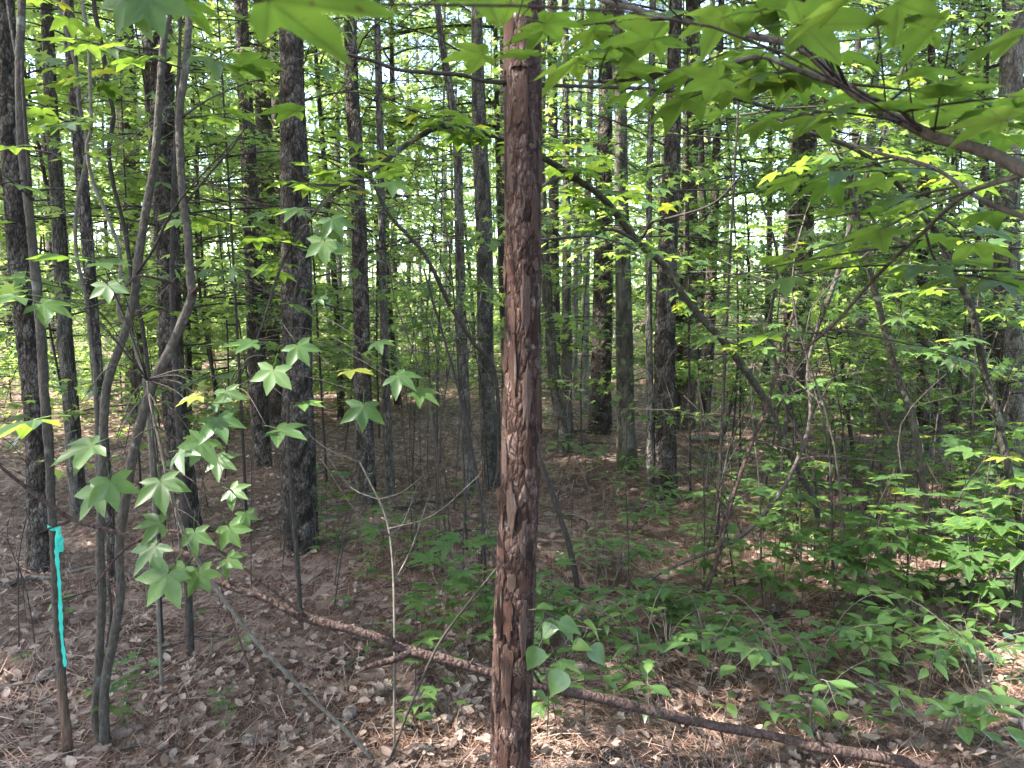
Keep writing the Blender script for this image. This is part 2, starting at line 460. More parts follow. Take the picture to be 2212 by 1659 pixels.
M_CONE = flat_mat('cone_scales', [(0.06, 0.045, 0.038), (0.13, 0.10, 0.085), (0.2, 0.165, 0.14)], 0.8, 60, 0.3)
M_MOSS = flat_mat('moss', [(0.012, 0.014, 0.008), (0.028, 0.032, 0.014), (0.06, 0.042, 0.03)], 0.95, 40, 1.0)

def floor_mat():
    m, nt, p, out = nmat('forest_floor')
    L = nt.links
    tc = N(nt, 'ShaderNodeTexCoord')
    outs = []
    for i, (rot, sx) in enumerate(((0.3, 9), (1.5, 8), (-0.7, 10))):
        wv = N(nt, 'ShaderNodeTexNoise'); wv.inputs['Scale'].default_value = 3; L.new(tc.outputs['Object'], wv.inputs['Vector'])
        ad = N(nt, 'ShaderNodeVectorMath', operation='MULTIPLY_ADD'); L.new(wv.outputs['Color'], ad.inputs[0]); ad.inputs[1].default_value = (.25, .25, 0); L.new(tc.outputs['Object'], ad.inputs[2])
        mp = N(nt, 'ShaderNodeMapping'); mp.inputs['Rotation'].default_value = (0, 0, rot); mp.inputs['Scale'].default_value = (sx * 22, sx * 1.4, 1)
        L.new(ad.outputs[0], mp.inputs[0])
        no = N(nt, 'ShaderNodeTexNoise'); no.inputs['Scale'].default_value = 1.0; no.inputs['Detail'].default_value = 2
        L.new(mp.outputs[0], no.inputs['Vector']); outs.append(no.outputs[0])
    mx1 = N(nt, 'ShaderNodeMath', operation='MAXIMUM'); L.new(outs[0], mx1.inputs[0]); L.new(outs[1], mx1.inputs[1])
    mx2 = N(nt, 'ShaderNodeMath', operation='MAXIMUM'); L.new(mx1.outputs[0], mx2.inputs[0]); L.new(outs[2], mx2.inputs[1])
    rp = ramp(nt, [(0.45, (0.03, 0.017, 0.013)), (0.58, (0.085, 0.048, 0.035)), (0.7, (0.165, 0.105, 0.08)), (0.85, (0.26, 0.19, 0.155))])
    L.new(mx2.outputs[0], rp.inputs[0])
    big = N(nt, 'ShaderNodeTexNoise'); big.inputs['Scale'].default_value = 1.3; big.inputs['Detail'].default_value = 5; L.new(tc.outputs['Object'], big.inputs['Vector'])
    vo = N(nt, 'ShaderNodeTexVoronoi'); vo.inputs['Scale'].default_value = 17; L.new(tc.outputs['Object'], vo.inputs['Vector'])
    rv = N(nt, 'ShaderNodeMapRange'); rv.inputs['From Min'].default_value = 0.62; rv.inputs['From Max'].default_value = 0.7
    sp = N(nt, 'ShaderNodeSeparateColor'); L.new(vo.outputs['Color'], sp.inputs[0]); L.new(sp.outputs[0], rv.inputs[0])
    mm = N(nt, 'ShaderNodeMath', operation='MULTIPLY'); L.new(rv.outputs[0], mm.inputs[0]); L.new(big.outputs[0], mm.inputs[1])
    rl = ramp(nt, [(0, (0.17, 0.11, 0.085)), (1, (0.33, 0.26, 0.215))]); L.new(sp.outputs[1], rl.inputs[0])
    mix = N(nt, 'ShaderNodeMixRGB'); L.new(mm.outputs[0], mix.inputs[0]); L.new(rp.outputs[0], mix.inputs[1]); L.new(rl.outputs[0], mix.inputs[2])
    L.new(mix.outputs[0], p.inputs['Base Color'])
    p.inputs['Roughness'].default_value = 0.85
    p.inputs['Specular IOR Level'].default_value = 0.2
    b = N(nt, 'ShaderNodeBump'); b.inputs['Strength'].default_value = 0.8; b.inputs['Distance'].default_value = 0.02
    L.new(mx2.outputs[0], b.inputs['Height']); L.new(b.outputs[0], p.inputs['Normal'])
    return m

# ------------------------------------------------------------------ the ground
def build_ground():
    a = np.concatenate([np.linspace(-90, -12, 30, endpoint=False), np.linspace(-12, 12, 241), np.linspace(12, 90, 31)[1:]])
    b = np.concatenate([np.linspace(-40, 0, 20, endpoint=False), np.linspace(0, 16, 200), np.linspace(16, 140, 60)[1:]])
    X, Y = np.meshgrid(a, b)
    Z = ground(X, Y)
    Z = Z + np.where((np.abs(X) < 12) & (Y > 0) & (Y < 16), rng.normal(0, 0.006, X.shape), 0)
    V = np.stack([X, Y, Z], -1).reshape(-1, 3)
    n, m = X.shape
    i = np.arange(n - 1)[:, None] * m; j = np.arange(m - 1)[None]
    Q = np.stack([i + j, i + j + 1, i + m + j + 1, i + m + j], -1).reshape(-1, 4)
    o = part('forest_floor', new_mesh('forest_floor', V, Q, True, floor_mat()), kind='structure')
    return o
build_ground()

# ------------------------------------------------------------------ leaf shapes
def star_outline(jit=0.0, slim=1.0):
    pts = []
    lob = [(-108, 0.62), (-54, 0.93), (0, 1.0), (54, 0.93), (108, 0.62)]
    pts.append((-158, 0.16))
    for i, (a, l) in enumerate(lob):
        l *= 1 + jit * rng.normal()
        wd = 16 * slim if abs(a) < 100 else 19 * slim
        pts.append((a - wd, 0.66 * l)); pts.append((a, l)); pts.append((a + wd, 0.66 * l))
        if i < 4:
            pts.append((a + 27, 0.47 * (1 + jit * rng.normal())))
    pts.append((158, 0.16))
    return pts

def star_leaf(name, size, mat, droop=0.25, jit=0.06, slim=1.0, fold=0.10, petiole=0.6):
    o = star_outline(jit, slim)
    V = [(0, 0, 0)]
    for a, r in o:
        x, y = math.sin(R(a)) * r, math.cos(R(a)) * r
        k = a % 54 if a >= 0 else (-a) % 54
        k = min(k, 54 - k) / 27                       # 0 on a vein, 1 between
        z = -droop * r * r + fold * k * r
        V.append((x, y, z))
    n = len(o)
    Fc = [(0, i + 1, i) for i in range(1, n)]
    V = np.array(V) * size
    mb = MB(); mb.add(V, np.array(Fc))
    pv, pf = tube(crom([(0, 0.02 * size, 0.0), (0, -0.3 * size * petiole / 0.6, 0.05 * size), (0, -petiole * size, 0.02 * size)], 2), [0.0011, 0.0009, 0.0009, 0.0012, 0.0013][:5], 3, False)
    mb.add(pv, pf)
    return mb.mesh(name, mat, True)

def blade_leaf(name, size, mat, prof, ratio=0.45, droop=0.2, fold=0.25, curl=0.0, petiole=0.12):
    n = len(prof)
    V = []; Fc = []
    for i, w in enumerate(prof):
        y = i / (n - 1)
        z = -droop * y * y + curl * y
        w2 = w * ratio
        V += [(-w2, y, z + fold * w2), (0, y, z), (w2, y, z + fold * w2)]
    for i in range(n - 1):
        a, b = 3 * i, 3 * (i + 1)
        Fc += [(a, a + 1, b + 1), (a, b + 1, b), (a + 1, a + 2, b + 2), (a + 1, b + 2, b + 1)]
    V = np.array(V) * size
    mb = MB(); mb.add(V, np.array(Fc))
    if petiole:
        pv, pf = tube([(0, 0.01 * size, 0), (0, -petiole * size, 0.01 * size)], 0.0011, 3, False)
        mb.add(pv, pf)
    return mb.mesh(name, mat, True)

OVAL = [0.05, 0.55, 0.92, 0.98, 0.78, 0.42, 0.02]
HEART = [0.6, 1.05, 1.06, 0.88, 0.6, 0.28, 0.02]
LANCE = [0.05, 0.5, 0.72, 0.66, 0.42, 0.2, 0.02]
STAR = [star_leaf('star_leaf', 0.084, M_STAR, d, 0.07, s, f) for d, s, f in ((0.12, 1, 0.12), (0.3, 1.05, 0.1), (0.2, 0.92, 0.16), (0.42, 1.0, 0.08), (0.05, 1.1, 0.1))]
M_STARY = leaf_mat('yellowing_star_leaf', [(0.13, 0.15, 0.03), (0.19, 0.20, 0.035)], [(0.34, 0.38, 0.03), (0.40, 0.42, 0.04)], 0.45, 0.4, 'star')
STARY = star_leaf('star_leaf_yellow', 0.078, M_STARY, 0.3, 0.1, 1.05, 0.14)
STAR_S = [star_leaf('star_leaf_small', 0.056, M_STAR, d, 0.06, s, f, 0.9) for d, s, f in ((0.1, 1.1, 0.1), (0.25, 1.15, 0.12), (0.18, 1.0, 0.14))]
OVALS = [blade_leaf('oval_leaf', 0.095, M_OVAL, OVAL, r, d, f) for r, d, f in ((0.27, 0.15, 0.2), (0.24, 0.3, 0.35), (0.29, 0.05, 0.1), (0.22, 0.4, 0.25))]
HEARTS = [blade_leaf('heart_leaf', 0.064, M_OVAL, HEART, r, d, f, 0, 0.3) for r, d, f in ((0.36, 0.35, 0.45), (0.40, 0.2, 0.35), (0.34, 0.55, 0.6))]
LANCES = [blade_leaf('lance_leaf', 0.12, M_OVAL, LANCE, r, d, f) for r, d, f in ((0.26, 0.2, 0.2), (0.22, 0.35, 0.3))]
YELLOWS = [blade_leaf('yellow_leaf', 0.08, M_YEL, OVAL, 0.27, 0.2, 0.2)]

def put_leaf(me, parent, p, d, up=(0, 0, 1), s=1.0, tilt=0.25, pet=0.04, name='leaf'):
    """blade base sits a petiole's length from p in direction d"""
    if me in STAR and random.random() < .05: me = STARY
    d = Vector(d).normalized()
    n = (Vector(up) + Vector((random.gauss(0, tilt), random.gauss(0, tilt), 0))).normalized()
    x = d.cross(n).normalized(); n = x.cross(d).normalized()
    o = bpy.data.objects.new(name, me)
    col.objects.link(o)
    o.parent = parent
    loc = Vector(p) + d * pet * s
    o.matrix_local = Matrix.Translation(loc) @ Matrix((x, d, n)).transposed().to_4x4() @ Matrix.Scale(s, 4)
    return o

def rel(P, base):
    return np.asarray(P, float) - np.asarray(base, float)

def leafy_twig(parent, start, direction, length, nleaf, leafset, size=1.0, mat=M_TWIG, r0=0.003, droop=-0.05, pet=0.04, up=(0, 0, 1), tilt=0.25):
    """a twig (part) carrying leaves (its sub-parts); coordinates in the parent's frame"""
    d = np.array(direction, float); d /= np.linalg.norm(d)
    side = np.cross(d, [0, 0, 1]); side /= np.linalg.norm(side) + 1e-9
    w = rng.normal(0, 0.08, 2)
    P = np.array([start + d * length * t + side * length * (w[0] * t + w[1] * t * t) + np.array([0, 0, droop * length * t * t]) for t in np.linspace(0, 1, 6)])
    V, Fc = tube(P, np.linspace(r0, 0.001, 6), 4)
    tw = part('twig', new_mesh('twig', V, Fc, True, mat), parent)
    for i in range(nleaf):
        t = 0.2 + 0.8 * (i + random.random() * 0.5) / nleaf
        t = min(t, 1.0)
        q = np.array([np.interp(t, np.linspace(0, 1, 6), P[:, k]) for k in range(3)])
        sgn = 1 if i % 2 else -1
        if i == nleaf - 1:
            dd = d + side * random.gauss(0, 0.2)
        else:
            dd = d * random.uniform(0.15, 0.7) + side * sgn
        dd = dd + np.array([0, 0, random.uniform(-0.35, 0.1)])
        put_leaf(random.choice(leafset), tw, q, dd, up, size * random.uniform(0.7, 1.15), tilt, pet)
    return tw

# ------------------------------------------------------------------ dead limbs for pines (shared meshes)
def dead_limb(L, seed):
    r = random.Random(seed)
    mb = MB()
    P = crom([(0, 0, 0), (0.3 * L, r.uniform(-.05, .05) * L, 0.06 * L), (0.65 * L, r.uniform(-.1, .1) * L, 0.05 * L), (L, r.uniform(-.2, .2) * L, r.uniform(-.15, .1) * L)], 3)
    V, Fc = tube(P, np.linspace(0.0065, 0.002, len(P)) * (0.6 + 0.4 * L), 5); mb.add(V, Fc)
    for k in range(int(4 + 5 * L)):
        t = r.uniform(0.2, 0.97); q = P[int(t * (len(P) - 1))]
        l = r.uniform(0.12, 0.45) * L
        a = r.choice((-1, 1)) * r.uniform(0.4, 1.2)
        e = q + np.array([math.cos(a) * l, math.sin(a) * l, r.uniform(-0.25, 0.3) * l])
        mid = (q + e) / 2 + np.array([0, 0, r.uniform(-.08, .08) * l])
        V, Fc = tube([q, mid, e], [0.0026, 0.002, 0.001], 3); mb.add(V, Fc)
        if l > 0.25:
            e2 = mid + np.array([math.cos(a * 0.2) * l * .4, math.sin(a * 0.2) * l * .4, r.uniform(-.2, .2) * l])
            V, Fc = tube([mid, e2], [0.0018, 0.0009], 3); mb.add(V, Fc)
    return mb.mesh('dead_limb', M_TWIG)
LIMBS = [dead_limb(l, i) for i, l in enumerate((0.5, 0.8, 1.0, 1.3, 1.6, 0.35, 1.1, 1.9))]

# ------------------------------------------------------------------ crowns (shared meshes)
def simple_leaf():
    o = [(-150, .2), (-104, .62), (-80, .38), (-52, .9), (-26, .44), (0, 1.0), (26, .44), (52, .9), (80, .38), (104, .62), (150, .2)]
    V = [(0, 0, 0)] + [(math.sin(R(a)) * r, math.cos(R(a)) * r, -0.18 * r * r) for a, r in o]
    return np.array(V), np.array([(0, i + 1, i) for i in range(1, len(o))])
SLV, SLF = simple_leaf()
KLV = np.array([(0, 0, 0), (-.38, .45, .08), (0, 1.1, -.12), (.38, .45, .08)]); KLF = np.array([(0, 2, 1), (0, 3, 2)])

def hardwood(seed, H, r0, z0, spread, nbr, per, tmpl, lsize, mat_b, clear_taper=0.3, up_in=0.35):
    r = np.random.default_rng(seed)
    mb = MB(); O, FW = [], []
    bend = r.normal(0, 0.10, 4)
    zz = np.linspace(-0.15, H, 14)
    P = np.stack([bend[0] * zz * .25 + bend[1] * np.sin(zz * .8), bend[2] * zz * .25 + bend[3] * np.sin(zz * .7 + 1), zz], -1)
    P -= P[0] * np.array([1, 1, 0])
    V, Fc = tube(P, r0 * np.linspace(1, .2, 14), 8); mb.add(V, Fc)
    for k in range(nbr):
        z = z0 + (H - z0) * ((k + r.random()) / nbr) ** 0.9
        c = np.array([np.interp(z, zz, P[:, i]) for i in range(3)])
        f = (z - z0) / (H - z0)
        L = spread * (1.0 - 0.55 * f) * r.uniform(.55, 1.15)
        a = r.uniform(0, 2 * np.pi)
        d = np.array([math.cos(a), math.sin(a), up_in * r.uniform(.2, 1.2)])
        sd = np.array([-d[1], d[0], 0])
        t = np.linspace(0, 1, 6)
        B = c + d * (t * L)[:, None] + np.array([0, 0, -.28 * L]) * (t ** 2)[:, None] + sd * (r.normal(0, .1) * L * t ** 2)[:, None]
        V, Fc = tube(B, np.linspace(.30 * r0 + .003, .002, 6), 4); mb.add(V, Fc)
        ns = max(4, int(L * 8))
        for s in range(ns):
            tt = r.uniform(.25, 1)
            q = np.array([np.interp(tt, t, B[:, i]) for i in range(3)])
            sa = (1 if s % 2 else -1) * r.uniform(.5, 1.1)
            e = d * math.cos(sa) + sd * math.sin(sa); e[2] *= .3
            l = r.uniform(.25, .6) * min(1, L)
            tip = q + e * l + np.array([0, 0, -.06 * l])
            V, Fc = tube([q, (q + tip) / 2 + [0, 0, .03 * l], tip], [.0028, .002, .001], 3, False); mb.add(V, Fc)
            m = max(3, int(per * 2.6 * l / .45))
            tq = r.uniform(.15, 1.05, m)
            off = np.cross(e, [0, 0, 1])
            sg = r.choice([-1, 1], m)
            pts = q + (tip - q) * tq[:, None] + off * (sg * r.uniform(.01, .13, m))[:, None] + r.normal(0, .035, (m, 3))
            O.append(pts)
            FW.append(e * r.uniform(.1, 1, m)[:, None] + off * sg[:, None] + r.normal(0, .2, (m, 3)) + np.array([0, 0, -.25]))
    O = np.concatenate(O); FW = np.concatenate(FW)
    nr = np.array([0, 0, 1.0]) + r.normal(0, .45, O.shape)
    V, Fc = batch(tmpl[0], tmpl[1], O, FW, nr, lsize * r.uniform(.6, 1.2, len(O)))
    return mb.mesh('hardwood_trunk', mat_b), new_mesh('hardwood_crown', V, Fc, False, M_CROWN), len(O)

def pine_crown(seed, z0, H, spread):
    r = np.random.default_rng(seed)
    mb = MB(); O, FW = [], []
    nb = 46
    for k in range(nb):
        z = z0 + (H - z0) * (k + r.random()) / nb
        f = (z - z0) / (H - z0)
        L = spread * (1 - .75 * f) * r.uniform(.5, 1.1)
        a = r.uniform(0, 2 * np.pi)
        d = np.array([math.cos(a), math.sin(a), r.uniform(0, .5)])
        t = np.linspace(0, 1, 4)
        B = np.array([0, 0, z]) + d * (t * L)[:, None]
        V, Fc = tube(B, np.linspace(.022, .004, 4), 4); mb.add(V, Fc)
        for s in range(int(6 + 9 * L)):
            tt = r.uniform(.35, 1.05)
            q = np.array([0, 0, z]) + d * tt * L + r.normal(0, .16, 3)
            O.append(q); FW.append(d + r.normal(0, .5, 3))
    O = np.array(O); FW = np.array(FW)
    tv, tf = [], []
    rr = np.random.default_rng(5)
    for i in range(16):
        v = rr.normal(0, 1, 3); v[1] = abs(v[1]) + .5; v /= np.linalg.norm(v); v *= .17
        w = np.cross(v, rr.normal(0, 1, 3)); w /= np.linalg.norm(w); w *= .006
        b = len(tv); tv += [-w, w, v]; tf.append((b, b + 1, b + 2))
    V, Fc = batch(np.array(tv), np.array(tf), O, FW, r.normal(0, 1, O.shape), r.uniform(.8, 1.4, len(O)))
    return mb.mesh('crown_limbs', M_PINE), new_mesh('pine_crown', V, Fc, False, M_NEEDLE)

PCROWN = [pine_crown(40 + i, 9.5, 17, 2.6) for i in range(3)]
KL = (KLV, KLF); SL = (SLV, SLF)
# understory crowns: seed, height, trunk radius, lowest limb, spread, limbs, leaves per twig, leaf, leaf size
UND = [hardwood(60, 8.0, .045, 1.6, 2.3, 34, 7, SL, .062, M_HARD),
       hardwood(61, 6.5, .035, 1.2, 2.0, 30, 7, SL, .060, M_HARD),
       hardwood(62, 9.5, .06, 2.4, 2.4, 38, 7, SL, .062, M_HARD),
       hardwood(63, 5.0, .025, 0.9, 1.8, 26, 7, SL, .058, M_HARD),
       hardwood(64, 8.5, .05, 3.0, 2.6, 34, 8, KL, .085, M_HARD),
       hardwood(65, 11.0, .07, 3.5, 2.6, 40, 8, KL, .085, M_HARD),
       hardwood(66, 3.2, .014, 0.6, 1.2, 18, 6, SL, .055, M_HARD)]
CAN = [hardwood(80 + i, 15.0, .10, 7.0, 3.4, 46, 9, KL, .12, M_HARD) for i in range(2)]
print('leaves', [u[2] for u in UND], [c[2] for c in CAN])

# ------------------------------------------------------------------ measured trunks
def px_path(pts, Y=None, H=15.0, top_ratio=0.35, straighten=0.6):
    """pts: (u, v, width) from high to low, the last one the foot on the ground"""
    pts = list(pts)
    if Y is None:
        Y = ghit(pts[-1][0], pts[-1][1])[1]
    W = [at(u, v, Y) for u, v, w in pts]
    rd = [wpx(w, Y) / 2 for u, v, w in pts]
    foot = W[-1].copy()
    gz = float(ground(foot[0], foot[1]))
    W[-1][2] = gz
    W.append(np.array([foot[0], foot[1], gz - 0.18])); rd.append(rd[-1])
    W = W[::-1]; rd = rd[::-1]
    top = W[-1]; d = W[-1] - W[-2]; d = d / d[2]
    d[:2] *= straighten
    if H > top[2] + 0.5:
        n = 4
        zt = np.linspace(top[2], H, n + 1)[1:]
        for k, z in enumerate(zt):
            W.append(top + d * (z - top[2])); rd.append(rd[-1 - k] * 1.0 if False else rd[len(pts)] * (1 - (1 - top_ratio) * (k + 1) / n))
    W = np.array(W); rd = np.array(rd)
    D = crom(np.column_stack([W, rd]), 5)
    return D[:, :3], np.clip(D[:, 3], 0.004, None), np.array([foot[0], foot[1], gz]), Y

def measured_tree(name, label, pts, mat, H=15, Y=None, crown=None, cat='tree', sides=18, step=0.05, ncol=7, cellh=0.11, amp=0.10, flare=0.22, limbs=0, lz=(1.4, 6.0), seed=1, group=None, cscale=1.0):
    P, rd, base, Y = px_path(pts, Y, H)
    t = thing(name, label, cat, base, group)
    V, Q, idv = trunk_geo(rel(P, base), rd, sides, step, 4.6, ncol, cellh, amp, flare, seed)
    tr = part('trunk', new_mesh('trunk', V, Q, True, mat, idv), t)
    r = random.Random(seed)
    PR = rel(P, base)
    for k in range(limbs):
        z = r.uniform(*lz)
        c = [np.interp(z, PR[:, 2], PR[:, i]) for i in range(3)]
        o = part('dead_limb', r.choice(LIMBS), t)
        o.location = c
        o.rotation_euler = (r.uniform(-.2, .2), r.uniform(-.35, .15), r.uniform(0, 6.28))
        o.scale = (1, 1, 1)
    top = PR[-1]
    if crown == 'pine':
        lm, cr = PCROWN[seed % len(PCROWN)]
        sc_ = H / 17.0
        for nm, me, kd in (('crown_limb', lm, None), ('crown', cr, 'stuff')):
            o = part(nm, me, t, kd)
            o.location = (top[0], top[1], 0); o.scale = (.62, .62, sc_); o.rotation_euler.z = seed
    elif crown is not None:
        me = CAN[crown][1]
        o = part('crown', me, t, 'stuff'); s = H / 15.0 * cscale
        o.location = (top[0], top[1], 0); o.scale = (s, s, H / 15.0); o.rotation_euler.z = seed * 1.7
    return t

TREES = [
 ('pine_tree', 'dark furrowed pine trunk behind the slim sapling tied with teal tape', [(8, 0, 36), (17, 150, 38), (33, 450, 42), (50, 650, 42), (84, 930, 50), (88, 1230, 52)], 'pine', 18, 10),
 ('hardwood_tree', 'slender grey trunk between the dark furrowed pine and the forked sapling', [(100, 0, 22), (111, 250, 25), (127, 475, 28), (139, 700, 31), (152, 853, 32), (170, 1112, 34)], 'hard', 15, 4),
 ('pine_tree', 'thin pine with a bare rusty brown foot behind the forked sapling', [(146, 0, 20), (160, 200, 22), (187, 500, 23), (210, 800, 23), (232, 1050, 20), (245, 1258, 20)], 'pine', 14, 8),
 ('pine_tree', 'large grey scaly pine framed by the fork of the sapling', [(338, 0, 54), (346, 250, 50), (355, 400, 46), (365, 600, 44), (376, 860, 49), (404, 1100, 50), (408, 1150, 56)], 'pine', 18, 9),
 ('pine_tree', 'brown pine in the sunlit patch beyond the wide scaly pine', [(520, 0, 26), (535, 300, 29), (548, 600, 33), (556, 800, 35), (567, 1015, 38)], 'pine', 17, 10),
 ('pine_tree', 'widest dark pine with deep bark plates and a flared foot', [(628, 0, 46), (631, 200, 49), (634, 350, 52), (640, 600, 58), (642, 800, 58), (646, 978, 66), (650, 1188, 68)], 'pine', 18, 8),
 ('pine_tree', 'straight dark pine paired with a thinner trunk beside it', [(756, 0, 26), (761, 200, 28), (771, 375, 31), (778, 600, 32), (783, 800, 34), (792, 1090, 40)], 'pine', 17, 12),
 ('hardwood_tree', 'thin trunk with a sunlit edge beside the straight dark pine', [(814, 0, 12), (816, 100, 13), (824, 450, 16), (832, 800, 18), (844, 1078, 20)], 'hard', 12, 5),
 ('hardwood_tree', 'dark leaning trunk at the edge of the tangled thin stems', [(944, 0, 13), (967, 165, 15), (987, 300, 18), (992, 500, 20), (1000, 800, 25), (1015, 1070, 28)], 'hard', 13, 4),
 ('hardwood_tree', 'grey ridged trunk close behind the red flaking pine', [(1029, 0, 21), (1037, 300, 30), (1045, 500, 34), (1050, 800, 35), (1062, 1055, 38)], 'hard', 15, 5),
 ('hardwood_tree', 'slim curved trunk beside a straight thin one past the red pine', [(1165, 300, 16), (1180, 600, 20), (1195, 800, 24), (1210, 900, 26), (1219, 980, 28)], 'hard', 11, 3),
 ('hardwood_tree', 'straight thin pale trunk overlapping the slim curved one', [(1221, 0, 14), (1222, 150, 15), (1224, 500, 17), (1224, 800, 22), (1227, 950, 24)], 'hard', 13, 4),
 ('pine_tree', 'scaly pine with a sunlit side behind the mossy footed trunk', [(1311, 0, 27), (1309, 150, 28), (1305, 400, 33), (1303, 550, 37), (1299, 800, 40), (1297, 938, 48)], 'pine', 17, 7),
 ('hardwood_tree', 'smooth trunk with a green mossy foot', [(1332, 0, 31), (1334, 60, 31), (1341, 250, 27), (1343, 450, 31), (1349, 750, 35), (1352, 900, 37), (1356, 1020, 44)], 'mossy', 14, 3),
 ('hardwood_tree', 'thin dark trunk standing against a larger scaly pine', [(1410, 0, 13), (1407, 225, 14), (1402, 450, 14), (1402, 750, 15), (1407, 1080, 18)], 'hard', 12, 5),
 ('pine_tree', 'scaly grey pine with a thin dark trunk standing against it', [(1460, 0, 24), (1457, 100, 25), (1454, 300, 31), (1446, 450, 38), (1438, 650, 42), (1436, 800, 45), (1438, 1080, 50)], 'pine', 17, 9),
 ('pine_tree', 'thin pine leaning out from behind the scaly grey pine', [(1492, 0, 11), (1483, 250, 13), (1479, 450, 16), (1472, 580, 19), (1456, 930, 24)], 'pine', 14, 8),
 ('pine_tree', 'small brown pine at the near edge of the far green thicket', [(1552, 200, 14), (1545, 400, 17), (1536, 600, 21), (1530, 780, 23), (1520, 915, 25)], 'pine', 14, 10),
 ('pine_tree', 'dark pine wrapped by the bare twigs of arching stems', [(1758, 0, 17), (1750, 200, 21), (1747, 350, 29), (1738, 500, 34), (1730, 700, 36), (1712, 880, 36), (1710, 950, 38)], 'pine', 16, 12),
 ('pine_tree', 'thin reddish pine among the star leaved seedlings', [(2013, 0, 13), (2013, 100, 14), (2000, 400, 18), (1993, 530, 20), (1994, 800, 22), (1998, 995, 24)], 'pine', 15, 12),
 ('pine_tree', 'slender pine just behind the thin reddish pine', [(2084, 0, 15), (2082, 100, 15), (2060, 400, 15), (2040, 700, 18), (2018, 965, 20)], 'pine', 15, 12),
 ('hardwood_tree', 'stout mottled grey trunk behind the bent dark sapling', [(2190, 0, 40), (2186, 100, 41), (2178, 350, 47), (2176, 650, 51), (2184, 880, 53), (2192, 1040, 58)], 'hard', 16, 4),
]
for i, (nm, lab, pts, kd, H, nl) in enumerate(TREES):
    mat = {'pine': M_PINE, 'hard': M_HARD, 'mossy': M_MOSSY}[kd]
    if kd == 'pine':
        measured_tree(nm, lab, pts, mat, H, crown='pine', ncol=10, cellh=0.07, amp=0.17, limbs=int(nl * 1.5), seed=i + 1, sides=40, step=0.018)
    else:
        measured_tree(nm, lab, pts, mat, H, crown=i % 2, cscale=.6, ncol=13, cellh=0.10, amp=0.08, limbs=nl, seed=i + 1, sides=26, step=0.03, flare=0.18)

